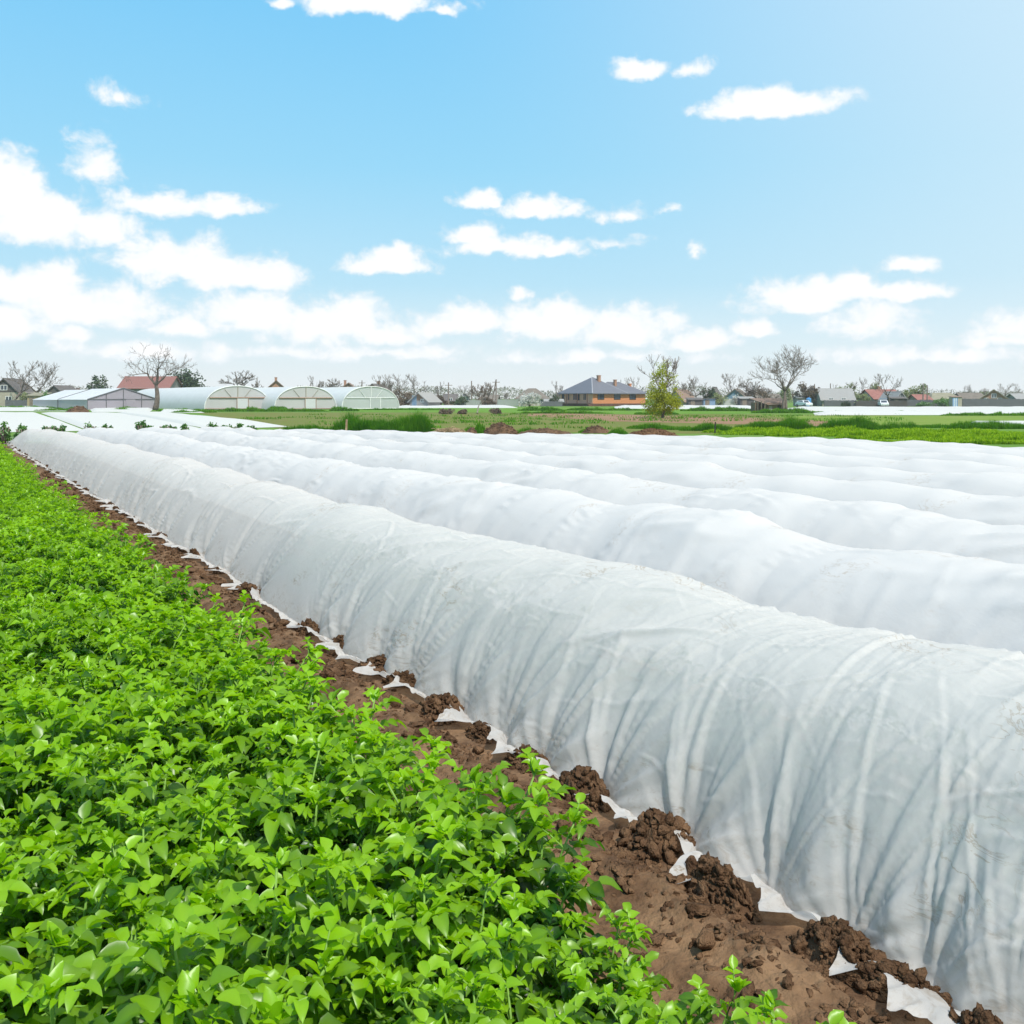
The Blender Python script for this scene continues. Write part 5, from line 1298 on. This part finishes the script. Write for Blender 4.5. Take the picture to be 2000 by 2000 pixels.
def car(px, Y, rz, label, paint, sc=1.):
    r = empty('parked_car', (X(px, Y), Y, 0), rz, sc); tag(r, label, 'car')
    prof = [(-1.9, .35), (-1.92, .72), (-1.75, .85), (-1.05, .92), (-.55, 1.38), (.75, 1.42), (1.45, .98), (1.9, .9), (1.95, .4)]
    b = MB(); n = len(prof)
    for s, ins in ((-.78, 0), (.78, 0)): b.v += [(x, s * (.86 if z > 1.1 else 1), z) for x, z in prof]
    b.f += [tuple(range(n)), tuple(range(2 * n - 1, n - 1, -1))] + [(i, (i + 1) % n + 0, n + (i + 1) % n, n + i)[::-1] for i in range(n)]
    b.build('body', M[paint], r)
    g = MB()
    for s in (-1, 1):
        y = s * .735; g.hexa([(-.95, y - .02, .95), (1.25, y - .02, .97), (1.25, y + .02, .97), (-.95, y + .02, .95)], [(-.5, y * .95 - .02, 1.3), (.7, y * .95 - .02, 1.34), (.7, y * .95 + .02, 1.34), (-.5, y * .95 + .02, 1.3)])
    g.hexa([(-1.06, -.6, .93), (-1.06, .6, .93), (-1.0, .6, .95), (-1.0, -.6, .95)], [(-.60, -.55, 1.34), (-.60, .55, 1.34), (-.54, .55, 1.34), (-.54, -.55, 1.34)])
    g.build('window', M['glass'], r)
    for x in (-1.25, 1.25):
        for s in (-1, 1):
            wv = MB(); wv.tube([(x, s * .66, .31), (x, s * .80, .31)], .31, 14); w_ = wv.build('wheel', M['rubber'], r)
            h_ = MB(); h_.tube([(x, s * .79, .31), (x, s * .815, .31)], .17, 10); h_.build('rim', M['steel'], w_)
    for s in (-.5, .5):
        h_ = MB(); h_.box(-1.95, -1.88, s - .14, s + .14, .62, .76); h_.build('headlight', M['white_paint'], r)
car(1570, 188, 1.9, 'small white car parked beside the blue water tank', 'car_paint', .9)
car(1725, 188, 1.4, 'white car parked at the black fence below the pollarded tree', 'car_paint', .9)

def fence(px0, px1, Y, h, label, m, step=2.4):
    w = (px1 - px0) * Y / F
    r = empty('fence', (X((px0 + px1) / 2, Y), Y, 0)); tag(r, label, 'fence')
    rr2 = random.Random(px0); mb = MB(); x = -w / 2
    while x < w / 2 - .05:
        ww = rr2.uniform(.16, .24); hh = h * rr2.uniform(.94, 1.05); mb.box(x, min(x + ww, w/2), 0, .04, .04, hh); x += ww + .015
    mb.build('board_panel', M[m], r)
    rl = MB(); rl.box(-w/2, w/2, .05, .1, h * .25, h * .32); rl.box(-w/2, w/2, .05, .1, h * .75, h * .82); rl.build('rail', M[m], r)
    n = max(2, int(w / step) + 1)
    for k in range(n):
        pm = MB(); x = -w/2 + w * k / (n - 1); pm.box(x - .06, x + .06, .1, .22, 0, h * 1.06); pm.build('post', M[m], r)
fence(10, 56, 182, 1.3, 'dark board fence before the grey gabled house', 'fence_dark')
fence(894, 940, 196, 1.3, 'grey-green board fence behind the young whitewashed tree', 'fence_green')
fence(972, 1012, 198, 1.4, 'pale grey fence between pole and blossoming bush', 'fence_green')
fence(1056, 1098, 200, 1.0, 'low grey fence leading up to the orange house', 'fence_dark')
fence(804, 850, 187, .9, 'pale low fence at the small gabled shed', 'fence_pale')
fence(1415, 1474, 200, 1.5, 'white board fence before the dark gabled cottage', 'fence_pale')
fence(1610, 1672, 199, 1.2, 'grey fence under the big grey roof', 'fence_dark')
fence(1672, 1765, 190, 1.15, 'black board fence before the red roofed house', 'dark_wood')
fence(1768, 1858, 197, 1.3, 'grey board fence beside the striped booth', 'fence_dark')
fence(1880, 2060, 194, 1.5, 'long dark grey board fence at the end of the village', 'fence_dark')

def pole(px, Y, top, label, kind='single'):
    h = Z(top, Y); r = empty('utility_pole', (X(px, Y), Y, 0)); tag(r, label, 'utility pole', 'utility poles in the village')
    mb = MB(); mb.tube([(0, 0, 0), (0, 0, h)], [.16, .11], 8); mb.build('shaft', M['pole'], r)
    if kind != 'bare':
        c_ = MB(); c_.box(-.75, .75, -.06, .06, h - .62, h - .5); c_.build('crossarm', M['pole'], r)
        for x in (-.65, 0, .65):
            i_ = MB(); i_.tube([(x, 0, h - .5), (x, 0, h - .32)], [.05, .035], 6); i_.build('insulator', M['white_paint'], r)
    if kind == 'brace':
        b_ = MB(); b_.tube([(-.95, .1, 0), (-.05, .1, h * .96)], [.13, .10], 8); b_.build('brace', M['pole'], r)
pole(969, 205, 741, 'braced utility pole shaped like a narrow A near the brown cottage', 'brace')
pole(921, 210, 744, 'thin utility pole by the olive gabled cottage', 'bare')
pole(876, 205, 747, 'utility pole with crossarm beside the brown roofed cottage')
pole(707, 230, 743, 'utility pole behind the third arched greenhouse')
pole(502, 235, 739, 'utility pole behind the first arched greenhouse', 'bare')
pole(607, 240, 748, 'short utility pole behind the middle arched greenhouse', 'bare')
pole(1803, 200, 749, 'taller of the twin posts by the pale tree', 'bare')
pole(1811, 203, 752, 'shorter of the twin posts by the pale tree', 'bare')
pole(1591, 235, 750, 'thin pole over the green boarded gable', 'bare')
pole(1622, 250, 749, 'thin pole over the grey sheet roof', 'bare')

# ------------------------------------------------------------------ greenhouses
def arch(w, h, n=22, e=.92):
    return [(-math.copysign(abs(math.cos(a)) ** e, math.cos(a)) * w / 2, math.sin(a) ** .85 * h) for a in [math.pi * i / n for i in range(n + 1)]]
def polytunnel(px0, px1, Y, top, label, ax, L_, end='film_end', clear=False, bars='rust'):
    rz = math.atan2(-ax[0], ax[1])
    w = (px1 - px0) * Y / F / math.cos(rz) * 1.0; h = Z(top, Y)
    r = empty('arched_greenhouse', (X((px0 + px1) / 2, Y), Y, 0), rz); tag(r, label, 'greenhouse', 'arched film greenhouses')
    pr = arch(w, h); n = len(pr); b = MB()
    ys = np.linspace(0, L_, int(L_ / 1.0) * 2 + 1)
    for i, y in enumerate(ys):
        k = 1 + (.006 if i % 2 == 0 else -.006)
        b.v += [(x * k, y, z * k) for x, z in pr]
    for i in range(len(ys) - 1):
        for j in range(n - 1): b.f.append((i*n + j, i*n + j + 1, (i+1)*n + j + 1, (i+1)*n + j))
    b.build('cover', M['film'], r, True)
    for y, nm in ((.02, 'end_wall'), (L_ - .02, 'end_wall')):
        e_ = MB(); pts = [(x * .985, y, z * .985) for x, z in pr]
        e_.add(pts + [(x, y + .03, z) for x, _, z in pts], [tuple(range(n)), tuple(range(2*n - 1, n - 1, -1))]); e_.build(nm, M['film_clear' if clear else end], r)
    fr = MB(); fr.tube([(x, -.03, z) for x, z in pr], .07, 5); fr.build('arch_frame', M['white_paint'], r)
    zb = h * .50; xw = max(x for x, z in pr if z >= zb * .96)
    ba = MB(); ba.tube([(-xw, -.06, zb), (xw, -.06, zb)], .055 if clear else .10, 5); ba.tube([(-w/2, -.06, .12), (w/2, -.06, .12)], .06, 5); ba.build('crossbar', M[bars], r)
    up = MB(); up.tube([(0, -.05, zb), (0, -.05, h * .98)], .06, 5)
    for s in (-1, 1): up.tube([(s * w * .09, -.05, zb), (s * w * .20, -.05, h * .86)], .035, 4)
    up.build('strut', M['white_paint' if clear else 'beige'], r)
    d = MB(); d.box(-.15, 1.55 if w > 9 else 1.2, -.09, -.02, .1, zb); dd = d.build('door', M['film_clear' if clear else 'film'], r)
    df = MB()
    for x in (-.15, 1.5 if w > 9 else 1.15): df.box(x - .05, x + .05, -.13, -.09, .1, zb)
    df.build('door_frame', M[bars if not clear else 'white_paint'], dd)
    if clear:
        for y in np.arange(1, 12, 1.6):
            ib = MB(); ib.tube([(x * .98, y, z * .98) for x, z in pr], .04, 4); ib.build('rib', M['steel'], r)
axd = np.array([-.55, .835])
polytunnel(410, 519, 146, 754, 'arched white film greenhouse nearest the crooked leafless tree', axd, 46)
polytunnel(544, 651, 146, 755, 'middle arched white film greenhouse of the three', axd, 46)
polytunnel(673, 776, 150, 755, 'arched greenhouse with a clear end showing its ribs', axd, 46, clear=True, bars='white_paint')

# gabled greenhouse
Yg = 146.; axg = np.array([-.62, .785]); rzg = math.atan2(-axg[0], axg[1])
gw = (294 - 188) * Yg / F / math.cos(rzg); ge = Z(780, Yg); gt = Z(758, Yg)
gr = empty('gabled_greenhouse', (X(241, Yg), Yg, 0), rzg); tag(gr, 'long gabled film greenhouse with grey-lilac front wall', 'greenhouse')
b = MB(); b.add([(-gw/2, 0, 0), (gw/2, 0, 0), (gw/2, 0, ge), (0, 0, gt), (-gw/2, 0, ge)] + [(-gw/2, .04, 0), (gw/2, .04, 0), (gw/2, .04, ge), (0, .04, gt), (-gw/2, .04, ge)], [(0, 1, 2, 3, 4), (9, 8, 7, 6, 5)]); b.build('front_wall', M['film_grey'], gr)
Lg = 30.
for y0, y1, k in ((0.05, 14.8, 1.), (15.1, Lg, .97)):
    b = MB()
    for s in (-1, 1):
        slab(b, (s * (gw/2 + .12), y0, ge * k - .03), (s * (gw/2 + .12), y1, ge * k - .03), (-s * .005, y1, gt * k), (-s * .005, y0, gt * k), .03)
    b.build('roof', M['film'], gr)
    b = MB()
    for s in (-1, 1): b.box(s * gw/2 - .02, s * gw/2 + .02, y0 + .02, y1, 0, ge * k - .05)
    b.build('side_wall', M['film_end'], gr)
fr = MB()
fr.tube([(-gw/2, -.04, ge), (0, -.04, gt), (gw/2, -.04, ge)], .09, 5); fr.tube([(-gw/2, -.04, ge), (gw/2, -.04, ge)], .07, 5)
for x in (-gw/2, -gw*.24, 0, gw*.26, gw/2): fr.tube([(x, -.05, 0), (x, -.05, ge + (gt - ge) * (1 - abs(x) / (gw/2)) - .02)], .06, 5)
fr.tube([(-gw/2, 14.95, ge), (0, 14.95, gt), (gw/2, 14.95, ge)], .09, 5); fr.tube([(-gw/2 - .05, 14.95, 0), (-gw/2 - .05, 14.95, ge)], .08, 5)
fr.build('frame', M['fence_dark'], gr)
door(gr, ((0, -.04), (1, 0), (0, -1)), .35, 1.3, 1.5, 'film_grey')

# far wood behind the village: reads as one hazy mass
rgf = np.random.default_rng(91); n = 60000
xs = rgf.uniform(-330, 330, n); ys = rgf.uniform(315, 360, n)
hm = 3.2 + 6.0 * np.clip(fbm(xs / 16, xs * 0, 92, 4) - .30, 0, 1)
P = np.stack([xs, ys, hm * rgf.random(n) ** .8], 1)
V, Fc, t = leaflets(P, rgf.normal(size=(n, 3)) + np.array([0, 0, 1.]), rgf.normal(size=(n, 3)), rgf.uniform(.3, 1.3, n), rgf.uniform(.08, .3, n), np.full(n, .2), np.full(n, .1), np.clip(fbm(xs / 22, ys * 0, 95, 3) + rgf.normal(0, .2, n), 0, 1), rgf, 3)
tag(np_obj('distant_wood', V, Fc, M['far_wood'] if 'far_wood' in M else M['brown_twig'], attr=t), 'hazy band of distant trees behind the village', None, None, 'stuff')

# ------------------------------------------------------------------ air
def haze():
    m, nt, ns, L = new_mat('haze_air'); out = node(ns, 'ShaderNodeOutputMaterial')
    v = node(ns, 'ShaderNodeVolumePrincipled'); v.inputs['Color'].default_value = (1, 1, 1, 1); v.inputs['Density'].default_value = HAZE; v.inputs['Anisotropy'].default_value = .2
    L.new(v.outputs[0], out.inputs['Volume'])
    mb = MB(); mb.box(-420, 420, -60, 420, -1.0, 14.0); o = mb.build('haze', m); tag(o, kind='stuff')
HAZE = .00035
haze()
